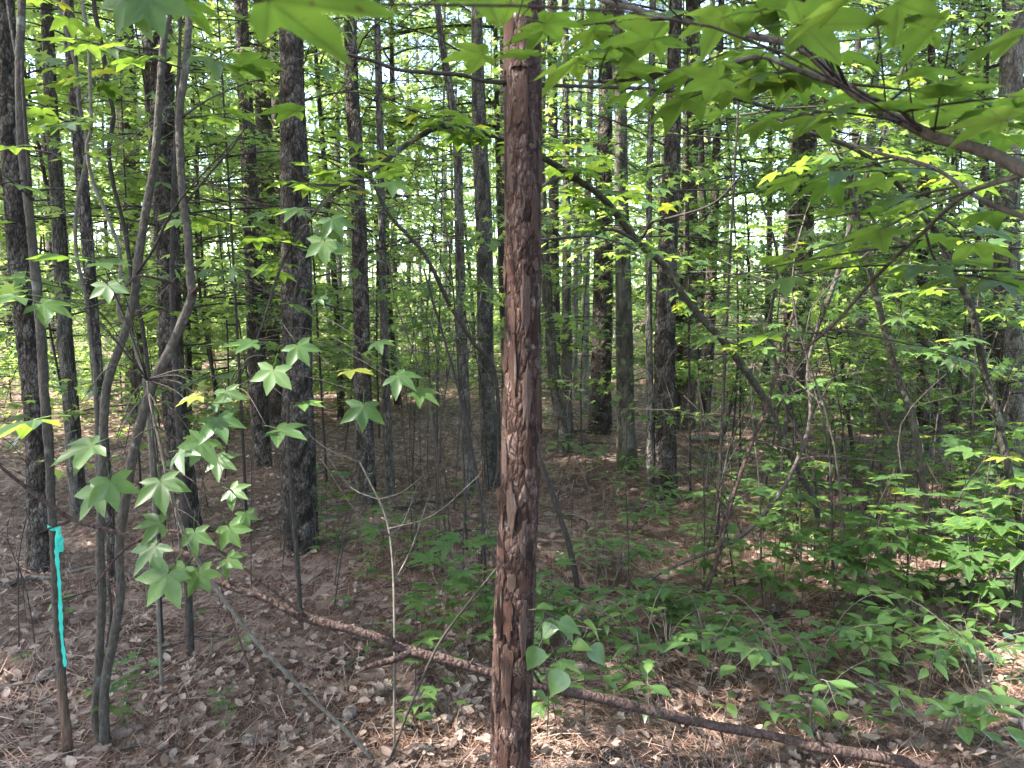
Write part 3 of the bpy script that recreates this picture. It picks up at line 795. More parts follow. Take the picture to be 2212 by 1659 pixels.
# ------------------------------------------------------------------ the red pine in front
def front_pine():
    Y = 2.28
    pts = [(1130, 0, 80), (1128, 100, 82), (1129, 400, 79), (1128, 700, 80), (1124, 1000, 86), (1113, 1300, 90), (1102, 1659, 90)]
    W = [at(u, v, Y) for u, v, w in pts]; rd = [wpx(w, Y) / 2 * 0.95 for u, v, w in pts]
    d = (W[-1] - W[-2]); d /= -d[2]
    foot = W[-1] + d * (W[-1][2] - float(ground(W[-1][0], W[-1][1])))
    base = np.array([foot[0], foot[1], float(ground(foot[0], foot[1]))])
    W.append(base.copy()); rd.append(rd[-1] * 1.06)
    W.append(base - [0, 0, .2]); rd.append(rd[-1])
    W = W[::-1]; rd = rd[::-1]
    top = W[-1]
    for k in range(1, 5):
        W.append(top + np.array([0.03 * k, 0.02 * k, 2.4 * k])); rd.append(rd[8] * (1 - .18 * k))
    D = crom(np.column_stack([np.array(W), rd]), 6)
    P, rad = D[:, :3] - base, D[:, 3]
    t = thing('pine_tree', 'slim red brown pine with flaking bark plates that stands alone in front', 'tree', base)
    V, Q, idv = trunk_geo(P, rad, 110, 0.007, 3.3, 11, 0.06, 0.07, 0.10, 77, 0.16)
    part('trunk', new_mesh('trunk', V, Q, True, M_RED, idv), t)
    # loose bark plates
    protos = []
    NC = 9
    for k in range(16):
        r = np.random.default_rng(300 + k)
        hgt = r.uniform(.036, .052); wid = math.pi / NC * r.uniform(.72, .98)          # half sizes: metres up, radians round
        n = 16
        an = np.linspace(0, 2 * np.pi, n, endpoint=False) + r.normal(0, .08, n)
        pw = r.uniform(1.5, 3.2)
        rr = 1 / (np.abs(np.cos(an)) ** pw + np.abs(np.sin(an)) ** pw) ** (1 / pw) * r.uniform(.62, 1.12, n)
        e = np.stack([np.cos(an) * rr * wid, np.sin(an) * rr * hgt], -1)
        hh = 1.06 + .09 * r.random()
        slope = r.normal(0, .02, 2)
        V = []; Fc = []
        for s, rad_ in ((1.0, 0.93), (0.96, hh), (0.6, hh + .006)):
            for (a, z) in e:
                jr = rad_ + ((r.uniform(-.008, .012) + slope[0] * a / wid + slope[1] * z / hgt) if rad_ > 1 else 0)
                V.append((math.cos(a * s) * jr, math.sin(a * s) * jr, z * s))
        V.append((hh + .004, 0, 0))
        for L in range(2):
            for i in range(n):
                j = (i + 1) % n
                Fc.append((L * n + i, L * n + j, (L + 1) * n + j)); Fc.append((L * n + i, (L + 1) * n + j, (L + 1) * n + i))
        for i in range(n):
            Fc.append((2 * n + i, 2 * n + (i + 1) % n, 3 * n))
        protos.append(new_mesh('bark_plate', V, Fc, False, M_PLATE))
    Lz = P[:, 2]
    rr = random.Random(5)
    for c_ in range(NC):
        z = rr.uniform(-.02, .05)
        while z < 2.6:
            sz = rr.choice((.55, .8, 1.0, 1.3, 1.8, 2.3))
            z += .043 * sz
            if rr.random() > .10:
                a = 2 * math.pi * (c_ + rr.uniform(-.16, .16)) / NC + .25 * math.sin(z * 2.3)
                c = [np.interp(z, Lz, P[:, i]) for i in range(2)]
                rad_ = float(np.interp(z, Lz, rad)) * rr.uniform(0.93, 0.975)
                o = part('bark_plate', rr.choice(protos), t)
                o.location = (c[0], c[1], z); o.rotation_euler = (rr.uniform(-.02, .02), rr.uniform(-.02, .02), a)
                o.scale = (rad_, rad_, sz * rr.uniform(.95, 1.1))
            z += .043 * sz
    # dead side branches seen in the photograph
    def br(pts, name='branch', mat=M_TWIG, twigs=5):
        Q_ = crom([np.append(at(u, v, y) - base, wpx(w, y) / 2) for u, v, y, w in pts], 5)
        V, Fc = tube(Q_[:, :3], Q_[:, 3], 7, rough=.06)
        b = part(name, new_mesh('branch', V, Fc, True, mat), t)
        for k in range(twigs):
            q = Q_[rr.randrange(3, len(Q_) - 1), :3]
            l = rr.uniform(.08, .3)
            e = q + np.array([rr.uniform(-1, 1), rr.uniform(-.5, .5), rr.uniform(-.7, .8)]) * l
            V, Fc = tube(crom([q, (q + e) / 2 + rr.uniform(-.1, .1) * l, e], 3), np.linspace(.0022, .0008, 7), 4)
            part('twig', new_mesh('twig', V, Fc, True, mat), b)
    br([(1100, 178, 2.26, 11), (1047, 175, 2.24, 9), (997, 162, 2.22, 9), (927, 157, 2.2, 9), (857, 150, 2.17, 8), (807, 132, 2.15, 8), (747, 117, 2.12, 6), (687, 100, 2.1, 5)], twigs=9)
    br([(1155, 183, 2.3, 9), (1269, 187, 2.35, 8), (1369, 190, 2.4, 8), (1444, 195, 2.42, 8), (1544, 205, 2.45, 9), (1619, 220, 2.48, 8), (1671, 235, 2.5, 7), (1760, 250, 2.55, 5)], twigs=9)
    br([(1150, 520, 2.3, 5), (1200, 515, 2.35, 4), (1270, 510, 2.4, 4), (1340, 525, 2.45, 4), (1375, 540, 2.5, 3)], twigs=2)
    lm, cr = PCROWN[1]
    for nm, me, kd in (('crown_limb', lm, None), ('crown', cr, 'stuff')):
        o = part(nm, me, t, kd); o.location = (P[-1][0], P[-1][1], -0.5); o.scale = (.7, .7, .72)
    return t
front_pine()

# ------------------------------------------------------------------ saplings, bent stems and branches measured from the photograph
def stem(name, label, pts, mat, cat='sapling', sides=9, rough=0.05, ground_foot=True, partname='stem', sub=6):
    """pts: (u, v, Y, width) from foot to tip"""
    A = [np.append(at(u, v, y), wpx(w, y) / 2) for u, v, y, w in pts]
    A = np.array(A)
    if ground_foot:
        g = float(ground(A[0, 0], A[0, 1]))
        if A[0, 2] > g - 0.02:
            f = A[0].copy(); f[2] = g - 0.06
            A = np.vstack([f, A])
        base = np.array([A[0, 0], A[0, 1], g])
    else:
        base = A[0, :3].copy()
    D = crom(A, sub)
    t = thing(name, label, cat, base)
    V, Fc = tube(D[:, :3] - base, np.clip(D[:, 3], .0008, None), sides, rough=rough)
    o = part(partname, new_mesh(partname, V, Fc, True, mat), t)
    return t, D[:, :3] - base, D[:, 3], base

def add_branch(t, base, pts, mat, name='branch', sides=7):
    A = np.array([np.append(at(u, v, y) - base, wpx(w, y) / 2) for u, v, y, w in pts])
    D = crom(A, 5)
    V, Fc = tube(D[:, :3], np.clip(D[:, 3], .0007, None), sides, rough=.04)
    return part(name, new_mesh(name, V, Fc, True, mat), t), D[:, :3]

def sprays(t, P, n, lo, hi, length, nleaf, leafset, size=1.0, mat=M_TWIG, flat=0.15, toward=None, pet=0.04, tilt=0.25):
    for k in range(n):
        i = int((lo + (hi - lo) * (k + random.random()) / n) * (len(P) - 1))
        a = random.uniform(0, 6.28)
        d = np.array([math.cos(a), math.sin(a), random.gauss(0.02, flat)])
        if toward is not None: d = d + np.array(toward)
        leafy_twig(t, P[i], d, length * random.uniform(.5, 1.2), random.randint(*nleaf), leafset, size, mat, .0028, -.08, pet, tilt=tilt)

# sapling with the tape
t, P, r_, base = stem('sapling', 'slim grey sapling tied with teal tape', [(146, 1625, 2.55, 21), (142, 1573, 2.55, 21), (135, 1503, 2.55, 20), (130, 1403, 2.55, 20), (122, 1303, 2.55, 19), (117, 1178, 2.55, 18), (110, 1078, 2.55, 18), (107, 1003, 2.55, 18), (102, 928, 2.55, 19), (95, 840, 2.55, 20), (87, 700, 2.55, 20), (75, 575, 2.56, 19), (65, 475, 2.57, 18), (50, 350, 2.58, 18), (45, 275, 2.6, 18), (42, 140, 2.6, 17), (47, 0, 2.62, 15), (50, -150, 2.65, 13), (60, -500, 2.7, 8), (70, -800, 2.7, 4)], M_SAP)
add_branch(t, base, [(42, 142, 2.6, 10), (30, 90, 2.62, 8), (20, 30, 2.64, 7), (10, -40, 2.66, 6)], M_SAP)
add_branch(t, base, [(66, 420, 2.57, 8), (50, 200, 2.55, 7), (48, 130, 2.55, 6)], M_TWIG)
add_branch(t, base, [(72, 430, 2.57, 6), (40, 405, 2.5, 5), (5, 375, 2.45, 4), (-30, 350, 2.4, 3)], M_SAP)
A = [np.append(at(u, v, 2.545) - base, wpx(w, 2.545) / 2) for u, v, w in ((147, 1620, 21.6), (143, 1573, 21.4), (135, 1505, 19.5), (131, 1440, 13))]
D = crom(A, 5); V, Fc = tube(D[:, :3], D[:, 3], 9, rough=.10)
part('peeled_wood', new_mesh('peeled_wood', V, Fc, True, M_PEEL), t, label='strip of bare rusty wood where the bark is gone')
sprays(t, P, 5, .62, .95, .35, (3, 5), STAR)

# teal survey tape: a band round the stem, a loose end and a long tail
def tape():
    Y = 2.53
    b0 = at(113, 1140, Y)
    t = thing('survey_tape', 'teal plastic tape knotted round a slim sapling with a long hanging tail', 'tape', b0)
    def strip(pts, wid, name):
        C = crom([np.append(at(u, v, y) - b0, [w, a]) for u, v, y, w, a in pts], 6)
        V = []; 
        for x, y, z, w, a in C:
            a += .6 * math.sin(z * 75); w *= 1 + .22 * math.sin(z * 160 + 1)
            o = np.array([math.cos(a), math.sin(a), .08 * math.sin(z * 60)]) * w * .40
            V += [np.array([x, y, z]) - o, np.array([x, y, z]), np.array([x, y, z]) + o]
        V = np.array(V); V[1::3, 1] -= .002
        Fc = []
        for i in range(len(C) - 1):
            for j in range(2):
                q = 3 * i + j
                Fc.append((q, q + 1, q + 4, q + 3))
        return part(name, new_mesh(name, V, Fc, True, M_TAPE), t)
    strip([(124, 1140, 2.525, .016, .3), (123, 1200, 2.52, .017, .5), (128, 1260, 2.52, .013, 1.0), (131, 1330, 2.52, .017, .4), (133, 1370, 2.52, .012, .9), (138, 1415, 2.52, .014, .5), (141, 1440, 2.52, .011, .2)], .014, 'tail')
    strip([(127, 1138, 2.535, .012, .2), (131, 1155, 2.535, .017, .1), (132, 1175, 2.53, .018, .3), (131, 1192, 2.53, .017, .2)], .016, 'loose_end')
    strip([(104, 1136, 2.52, .006, 1.3), (112, 1139, 2.51, .009, 1.2), (122, 1140, 2.515, .012, .9), (127, 1137, 2.53, .008, .8)], .01, 'knot')
    ang = np.linspace(0, 2 * np.pi, 17)[:-1]
    c = at(114, 1138, 2.55) - b0
    V = []
    for a in ang:
        for z in (-.007, .007):
            V.append((c[0] + math.cos(a) * .0165, c[1] + math.sin(a) * .0165, c[2] + z + .004 * math.sin(2 * a)))
    Fc = [(2 * i, 2 * ((i + 1) % 16), 2 * ((i + 1) % 16) + 1, 2 * i + 1) for i in range(16)]
    part('band', new_mesh('band', V, Fc, True, M_TAPE), t)
tape()

# forked sapling on the left
t, P, r_, base = stem('sapling', 'forked sapling with two stems from one foot and a broken elbow', [(228, 1630, 2.6, 24), (225, 1568, 2.6, 22), (227, 1478, 2.6, 21), (245, 1378, 2.6, 20), (260, 1278, 2.6, 19), (257, 1178, 2.6, 19), (275, 1053, 2.6, 20), (290, 968, 2.6, 21), (310, 893, 2.6, 21), (330, 830, 2.6, 21), (370, 750, 2.6, 21), (402, 675, 2.6, 20), (415, 637, 2.6, 20), (411, 600, 2.6, 17), (405, 500, 2.6, 17), (395, 425, 2.6, 16), (387, 260, 2.6, 16), (400, 150, 2.62, 15), (410, 0, 2.65, 14), (415, -200, 2.7, 11), (420, -600, 2.8, 5)], M_SAP)
add_branch(t, base, [(232, 1615, 2.62, 19), (207, 1568, 2.64, 18), (212, 1453, 2.66, 18), (220, 1303, 2.68, 18), (216, 1178, 2.68, 19), (220, 1078, 2.68, 19), (223, 953, 2.68, 19), (232, 828, 2.68, 18), (268, 725, 2.68, 17), (290, 640, 2.68, 17), (300, 550, 2.68, 18), (316, 450, 2.68, 17), (335, 340, 2.68, 16), (345, 200, 2.68, 15), (355, 75, 2.68, 14), (372, 0, 2.7, 13), (390, -200, 2.75, 9), (410, -600, 2.8, 4)], M_SAP, 'second_stem', 9)
add_branch(t, base, [(412, 640, 2.6, 14), (422, 628, 2.58, 13), (426, 622, 2.57, 7)], M_DEAD, 'broken_stub')
add_branch(t, base, [(405, 640, 2.6, 8), (370, 612, 2.55, 7), (330, 600, 2.5, 6), (300, 595, 2.48, 5)], M_DEAD)
add_branch(t, base, [(295, 590, 2.66, 7), (330, 540, 2.6, 6), (370, 460, 2.55, 5), (420, 395, 2.5, 4), (520, 290, 2.45, 3)], M_TWIG)
add_branch(t, base, [(390, 255, 2.6, 6), (450, 215, 2.6, 4), (530, 180, 2.6, 3), (570, 170, 2.6, 2)], M_SAP)
add_branch(t, base, [(400, 440, 2.6, 6), (440, 390, 2.6, 5), (500, 320, 2.6, 4), (540, 260, 2.6, 2)], M_TWIG)
add_branch(t, base, [(180, 668, 2.6, 4), (240, 645, 2.62, 6), (290, 600, 2.66, 7)], M_SAP)
add_branch(t, base, [(233, 1253, 2.66, 6), (240, 1320, 2.64, 7), (232, 1395, 2.63, 6)], M_TWIG)
sprays(t, P, 6, .7, .98, .4, (3, 5), STAR)

# thin stems between them
THIN = [
 ('thin grey stem that kinks at a knot of twigs', [(215, 1300, 3.3, 8), (212, 1100, 3.25, 8), (205, 825, 3.2, 8), (195, 740, 3.2, 8), (185, 640, 3.2, 8), (165, 550, 3.2, 8), (165, 450, 3.2, 8), (185, 350, 3.2, 9), (185, 280, 3.2, 8), (170, 225, 3.2, 8), (165, 150, 3.2, 7), (125, 0, 3.2, 7), (100, -200, 3.2, 4)]),
 ('thin dark stem weaving behind the forked sapling', [(345, 1290, 3.4, 9), (340, 1050, 3.4, 9), (325, 850, 3.4, 9), (310, 725, 3.4, 9), (285, 600, 3.4, 9), (270, 500, 3.4, 9), (245, 400, 3.4, 9), (235, 325, 3.4, 9), (245, 250, 3.4, 9), (235, 200, 3.4, 9), (220, 100, 3.4, 9), (202, 0, 3.4, 9), (190, -200, 3.4, 5)]),
 ('pale thin stem crossing in front of the forked sapling', [(345, 1400, 2.95, 8), (330, 1050, 2.95, 8), (312, 825, 2.9, 8), (300, 780, 2.9, 8), (280, 715, 2.9, 8), (255, 670, 2.9, 8), (260, 560, 2.9, 8), (235, 475, 2.9, 8), (200, 390, 2.9, 8), (188, 320, 2.9, 8), (197, 275, 2.9, 7), (195, 200, 2.9, 7), (190, 75, 2.9, 7), (177, 0, 2.9, 7), (170, -150, 2.9, 4)]),
 ('dark pole behind the star leaf cluster with its foot in the litter', [(410, 1380, 3.35, 18), (405, 1250, 3.35, 17), (398, 1100, 3.35, 16), (385, 900, 3.35, 14), (372, 650, 3.4, 11), (375, 400, 3.4, 9), (388, 100, 3.4, 7), (395, -200, 3.4, 4)]),
 ('short dark upright stem beside the widest dark pine', [(648, 1315, 3.7, 11), (640, 1178, 3.7, 10), (628, 1048, 3.7, 9), (622, 900, 3.7, 7), (630, 700, 3.7, 5), (650, 560, 3.7, 3)]),
 ('dark mossy dead stub leaning near the red flaking pine', [(1246, 1262, 4.05, 13), (1229, 1178, 4.05, 13), (1200, 1085, 4.05, 12), (1186, 1045, 4.05, 11), (1169, 990, 4.05, 8)]),
 ('thin leaning stem rising through the tangle to a fork', [(1078, 1070, 6.0, 10), (1072, 820, 5.6, 9), (1022, 740, 5.4, 9), (972, 660, 5.2, 9), (917, 550, 5, 9), (842, 465, 4.9, 8), (800, 380, 4.8, 6), (770, 300, 4.7, 4)]),
 ('tall thin stem in the tangle beside the red flaking pine', [(1050, 1312, 3.8, 7), (1047, 1200, 3.8, 7), (1037, 1068, 3.8, 6), (1015, 950, 3.8, 6), (987, 828, 3.8, 6), (950, 700, 3.8, 5), (915, 580, 3.8, 4)]),
 ('pale upright stem rising through the fallen pole', [(852, 1660, 2.46, 6), (852, 1500, 2.46, 6), (852, 1328, 2.5, 6), (847, 1203, 2.55, 5), (832, 1113, 2.6, 5), (787, 1018, 2.65, 4), (775, 995, 2.7, 2)]),
 ('thin stick leaning from the litter towards the red flaking pine', [(834, 1662, 2.46, 6), (862, 1590, 2.45, 6), (892, 1513, 2.42, 6), (947, 1393, 2.4, 6), (1010, 1305, 2.38, 5), (1075, 1225, 2.36, 4)]),
]
for lab, pts in THIN:
    if 'pale' in lab or 'grey' in lab: mt = M_PALE
    else: mt = M_TWIG
    t, P, r_, base = stem('thin_sapling' if 'stick' not in lab else 'leaning_stick', lab, pts, mt, cat='sapling' if 'stick' not in lab else 'stick', sides=7)
    if 'stub' in lab or 'stick' in lab: continue
    for k in range(7):
        i = random.randint(len(P) // 3, len(P) - 2)
        q = P[i]; l = random.uniform(.15, .5)
        e = q + np.array([random.uniform(-1, 1), random.uniform(-.6, .6), random.uniform(.1, .9)]) * l
        V, Fc = tube(crom([q, (q + e) / 2 + np.array([0, 0, -.1 * l]), e], 3), np.linspace(.003, .001, 7), 4)
        part('twig', new_mesh('twig', V, Fc, True, mt), t)
    if pts[-1][1] < 200: sprays(t, P, 3, .6, .95, .3, (3, 5), STAR)

# leaning pale stem carrying the big star leaves on the left
t, P, r_, base = stem('sapling', 'pale leaning sapling carrying a cluster of large star shaped leaves', [(820, 1662, 2.44, 9), (747, 1578, 2.42, 9), (662, 1498, 2.4, 9), (547, 1378, 2.36, 9), (465, 1268, 2.32, 9), (420, 1198, 2.3, 9), (395, 1148, 2.28, 8), (370, 1068, 2.26, 8), (350, 978, 2.24, 7), (325, 868, 2.22, 6), (318, 820, 2.2, 4)], M_PALE)
# u, v, Y, size, direction in picture (dx, dz), how far the blade faces the camera
BIG = [(200, 962, 1.9, 1.25, (-.6, -.2), .45), (238, 1040, 1.95, 1.05, (.3, -.9), .75), (212, 1060, 2.0, 1.0, (-.5, -.8), .6), (345, 1040, 2.05, 1.15, (.2, -.4), .6), (388, 975, 2.1, .95, (.5, .1), .6),
       (438, 955, 2.1, 1.0, (-.4, -.9), .8), (470, 905, 2.1, 1.05, (.3, -.4), .6), (425, 855, 2.1, .8, (-.9, -.2), .35), (487, 845, 2.15, .8, (.2, -.6), .8), 
       (335, 1180, 2.1, 1.15, (-.4, -.5), .6), (420, 1150, 2.15, .9, (.1, -.9), .8), (362, 1240, 2.05, 1.3, (-.4, -.7), .75), (398, 1228, 2.08, .7, (-.3, -.6), .7), (430, 1238, 2.1, .85, (.6, -.8), .7),
       (495, 1140, 2.2, .9, (.5, -.8), .8), (530, 1110, 2.25, .6, (.3, -.9), .8), (492, 1208, 2.2, .75, (.9, -.3), .5), (470, 995, 2.2, .85, (.9, -.2), .5), (345, 1130, 2.15, .95, (-.7, .1), .5), 
       (500, 1060, 2.3, .8, (.8, -.2), .5), (465, 870, 2.15, .7, (.8, .2), .5)]
hub = [P[int(len(P) * f)] for f in (.62, .7, .78, .86, .93, .99)]
HUBPX = [(420, 1198), (405, 1165), (385, 1110), (365, 1040), (345, 960), (325, 868)]
groups = {}
for b in BIG:
    k = min(range(6), key=lambda i: abs(HUBPX[i][1] - b[1] + 60))
    groups.setdefault(k, []).append(b)
for k, ls in groups.items():
    s0 = hub[k]
    for (u, v, y, s, (dx, dz), face) in ls:
        e = at(u, v, y) - base
        d = np.array([dx, -.35, dz]); d /= np.linalg.norm(d)
        q = e - d * .045 * s
        mid = (s0 + q) / 2 + np.array([0, 0, .03])
        V, Fc = tube(crom([s0, mid, q], 3), np.linspace(.0022, .0011, 7), 4)
        tw = part('twig', new_mesh('twig', V, Fc, True, M_TWIG), t)
        put_leaf(random.choice(STAR), tw, q, d, (random.gauss(-.15, .15), -face, 1 - face * .6), s, .12, .045)
# leaves on the far left
for (u, v, y, s, d3, nz) in ((100, 905, 1.75, 1.5, (-1, -.2, -.05), .1), (30, 318, 1.9, 1.0, (-1, .1, 0), .1), (178, 560, 1.9, 1.25, (-.8, -.2, .12), .12), (215, 568, 1.9, 1.0, (.9, .1, -.05), .15), (45, 640, 1.8, 1.1, (-.7, -.5, .05), .1), (15, 600, 1.7, 1.0, (-.9, .2, .0), .1), (85, 655, 1.85, 1.0, (.8, 0, -.2), .2), (232, 620, 2.0, .8, (.3, -.5, -.7), .6), (0, 655, 1.9, .9, (-.9, 0, -.2), .2)):
    o = at(u, v, y) - base
    q = o - np.array(d3) * .05
    s0 = np.array(at(318, 820, 2.2)) - base
    V, Fc = tube(crom([s0, (s0 + q) / 2 + np.array([0, 0, .08]), q], 4), np.linspace(.002, .001, 9), 4)
    tw = part('twig', new_mesh('twig', V, Fc, True, M_TWIG), t)
    put_leaf(random.choice(STAR), tw, q, d3, (0, -nz, 1), s, .1, .05)

# fallen pole across the front
t, P, r_, base = stem('fallen_pole', 'long fallen dead pole passing behind the red flaking pine', [(2050, 1668, 2.42, 22.7), (1996, 1655, 2.44, 24.8), (1886, 1633, 2.46, 24.8), (1761, 1613, 2.47, 24.8), (1669, 1590, 2.48, 19.8), (1494, 1558, 2.49, 21.8), (1319, 1513, 2.48, 23.9), (1147, 1478, 2.46, 21.8), (1057, 1453, 2.46, 21.0), (972, 1428, 2.45, 23.0), (872, 1403, 2.44, 23.0), (787, 1368, 2.43, 19.0), (657, 1333, 2.42, 20.2), (575, 1293, 2.41, 15.2), (500, 1268, 2.4, 15.1), (450, 1240, 2.4, 11.4), (410, 1200, 2.4, 12.9), (310, 1168, 2.4, 12.9), (250, 1150, 2.4, 9.9), (160, 1123, 2.4, 10.1), (110, 1093, 2.38, 10.1), (50, 1048, 2.36, 8.4), (0, 1008, 2.34, 6.8), (-60, 960, 2.3, 5.0)], M_DEAD, 'fallen branch', 12, .08, partname='shaft')
for f, sx, sz, l in ((.08, .3, 1, .05), (.16, -.4, .8, .09), (.24, .2, -.9, .05), (.33, -.5, 1, .12), (.40, .3, .9, .04), (.47, -.3, .9, .07), (.55, .4, -.8, .06), (.63, -.2, 1, .05)):
    q = P[int(f * (len(P) - 1))]; rq = float(r_[int(f * (len(P) - 1))])
    e = q + np.array([sx, -.3, sz]) * l
    V, Fc = tube([q, (q + e) / 2, e], [rq * .35, rq * .28, rq * .12], 6, rough=.1)
    part('broken_stub', new_mesh('broken_stub', V, Fc, True, M_DEAD), t)
add_branch(t, base, [(660, 1330, 2.41, 9), (575, 1263, 2.38, 8), (500, 1208, 2.36, 7), (450, 1173, 2.34, 7), (400, 1153, 2.34, 7), (350, 1148, 2.34, 7), (280, 1178, 2.34, 6), (240, 1218, 2.34, 5), (205, 1268, 2.34, 3)], M_DEAD)
add_branch(t, base, [(160, 1122, 2.4, 7), (110, 1140, 2.38, 5), (62, 1162, 2.36, 3)], M_DEAD)
add_branch(t, base, [(885, 1412, 2.41, 18), (850, 1425, 2.38, 17), (810, 1436, 2.36, 14), (785, 1446, 2.34, 9), (765, 1456, 2.32, 3)], M_DEAD, 'broken_stub', 7)
add_branch(t, base, [(330, 1172, 2.39, 4), (325, 1200, 2.36, 3), (322, 1232, 2.35, 2)], M_PALE)
add_branch(t, base, [(470, 1255, 2.4, 5), (520, 1390, 2.38, 4), (545, 1450, 2.36, 4), (575, 1485, 2.35, 3), (640, 1505, 2.34, 3), (680, 1500, 2.34, 2)], M_DEAD)

# the long bent sapling arching over behind the red pine
t, P, r_, base = stem('bent_sapling', 'long mossy sapling bent over in an arch behind the red flaking pine', [(1793, 1262, 4.3, 12.6), (1766, 1168, 4.28, 14.3), (1761, 1088, 4.25, 15.1), (1726, 1018, 4.2, 15.1), (1686, 938, 4.15, 15.1), (1646, 853, 4.1, 16.0), (1569, 745, 4.0, 16.8), (1519, 690, 3.95, 15.1), (1474, 635, 3.9, 15.1), (1434, 572, 3.85, 15.1), (1384, 527, 3.8, 16.0), (1344, 480, 3.72, 15.1), (1304, 430, 3.65, 14.3), (1244, 385, 3.55, 12.6), (1171, 340, 3.45, 11.8), (1087, 300, 3.35, 10.9), (972, 272, 3.2, 10.9), (897, 300, 3.1, 10.9), (817, 360, 3.0, 10.9), (747, 400, 2.95, 10.1), (687, 450, 2.9, 9.2), (647, 505, 2.86, 7.6), (607, 575, 2.82, 6.7), (562, 715, 2.78, 5.9), (520, 810, 2.75, 4.2), (490, 850, 2.7, 2.5)], M_MOSSY, sides=10)
add_branch(t, base, [(1384, 527, 3.8, 9), (1365, 515, 3.75, 8), (1320, 495, 3.7, 8), (1270, 508, 3.65, 7), (1200, 515, 3.6, 6), (1130, 520, 3.6, 4)], M_TWIG)
add_branch(t, base, [(1300, 425, 3.65, 8), (1230, 385, 3.55, 9), (1190, 392, 3.5, 8), (1170, 405, 3.5, 6)], M_SAP)
add_branch(t, base, [(1380, 525, 3.8, 8), (1410, 480, 3.75, 7), (1450, 470, 3.7, 6), (1540, 440, 3.6, 5), (1600, 380, 3.5, 4)], M_TWIG)
add_branch(t, base, [(747, 400, 2.95, 7), (700, 400, 2.9, 6), (660, 395, 2.85, 6), (640, 370, 2.8, 5), (600, 345, 2.75, 3)], M_SAP)
NP = len(P)
sprays(t, P, 16, .56, .80, .32, (4, 6), STAR, 1.0, flat=.10, toward=(0, -.3, .1))
sprays(t, P, 12, .44, .64, .36, (4, 6), STAR, .95, flat=.10, toward=(.3, -.3, 0))
sprays(t, P, 6, .80, .98, .22, (2, 4), STAR, .95, flat=.2)
sprays(t, P, 10, .25, .5, .45, (3, 5), STAR, .9, flat=.12)
# single leaves hanging below the arch
for (u, v, y, s, dx, dz, f) in ((700, 520, 2.3, 1.05, .1, -.9, .9), (590, 800, 2.1, 1.0, -.1, -.6, .7), (545, 742, 2.2, 1.0, -.8, 0, .25), (645, 750, 2.2, .9, .4, -.5, .6), (785, 878, 2.2, 1.0, 0, -.8, .5), (600, 928, 2.2, 1.1, .7, -.1, .3), (755, 800, 2.2, 1.05, .6, .1, .35), (860, 812, 2.2, .95, .5, -.2, .5), (905, 848, 2.3, .95, .8, -.3, .3), (660, 872, 2.2, .8, .9, 0, .2), (820, 738, 2.3, .8, .7, .1, .3), (850, 395, 2.2, .9, .8, -.3, .3), (640, 450, 2.2, .9, -.8, 0, .25), (720, 475, 2.3, .9, .4, -.5, .5)):
    q = at(u, v, y) - base
    i = int(np.argmin(np.linalg.norm(P - q, axis=1)))
    d = np.array([dx, -.3, dz]); d /= np.linalg.norm(d); q2 = q - d * .04
    V, Fc = tube(crom([P[i], (P[i] + q2) / 2 + np.array([0, 0, .06]), q2], 4), np.linspace(.002, .001, 9), 4)
    tw = part('twig', new_mesh('twig', V, Fc, True, M_TWIG), t)
    put_leaf(random.choice(STAR), tw, q2, d, (0, -f, 1 - .6 * f), s, .12, .04)

# overhead branch reaching in from the right, close to the camera, carried by a sapling out of frame
t, P, r_, base = stem('overhanging_sapling', 'young sweetgum reaching a thick leafy branch over the scene', [(2750, 1900, 1.0, 90), (2700, 1300, 1.0, 75), (2560, 700, 1.02, 60), (2420, 470, 1.05, 45), (2300, 405, 1.1, 34), (2212, 368, 1.14, 28), (2146, 335, 1.18, 27), (2086, 315, 1.2, 25), (2016, 295, 1.22, 24), (1956, 265, 1.25, 22), (1896, 235, 1.28, 21), (1836, 195, 1.31, 19), (1786, 150, 1.34, 18), (1726, 100, 1.37, 17), (1640, 80, 1.4, 15), (1579, 60, 1.43, 14), (1474, 45, 1.46, 13), (1374, 20, 1.5, 11), (1299, 0, 1.53, 9), (1200, -40, 1.56, 6), (1120, -60, 1.58, 4)], M_SAP, sides=12)
NP = len(P)
_, B2 = add_branch(t, base, [(1815, 185, 1.32, 13), (1760, 165, 1.33, 13), (1696, 140, 1.34, 12), (1655, 121, 1.36, 13), (1619, 125, 1.38, 12), (1544, 145, 1.4, 11), (1444, 155, 1.43, 10), (1374, 170, 1.46, 9), (1294, 176, 1.5, 7), (1230, 172, 1.52, 4)], M_SAP)
_, B3 = add_branch(t, base, [(1990, 285, 1.23, 12), (1975, 268, 1.22, 11), (1940, 235, 1.2, 9), (1880, 210, 1.18, 8), (1840, 185, 1.16, 6)], M_DEAD)
_, B4 = add_branch(t, base, [(2230, 372, 1.13, 14), (2140, 398, 1.2, 12), (2086, 420, 1.3, 11), (2036, 460, 1.4, 11), (1996, 500, 1.5, 10), (1961, 530, 1.6, 9), (1886, 605, 1.75, 8), (1811, 690, 1.9, 8), (1761, 735, 2.0, 7), (1725, 767, 2.05, 4)], M_SAP)
_, B5 = add_branch(t, base, [(2300, 520, 1.2, 13), (2212, 470, 1.25, 12), (2136, 440, 1.32, 11), (2086, 410, 1.4, 10), (2031, 370, 1.5, 9), (1976, 350, 1.6, 9), (1896, 330, 1.75, 7), (1800, 300, 1.9, 5), (1700, 270, 2.0, 3)], M_SAP)
_, B6 = add_branch(t, base, [(1965, 528, 1.6, 8), (1930, 515, 1.65, 7), (1890, 480, 1.7, 6), (1850, 410, 1.75, 5), (1790, 300, 1.8, 3)], M_TWIG)
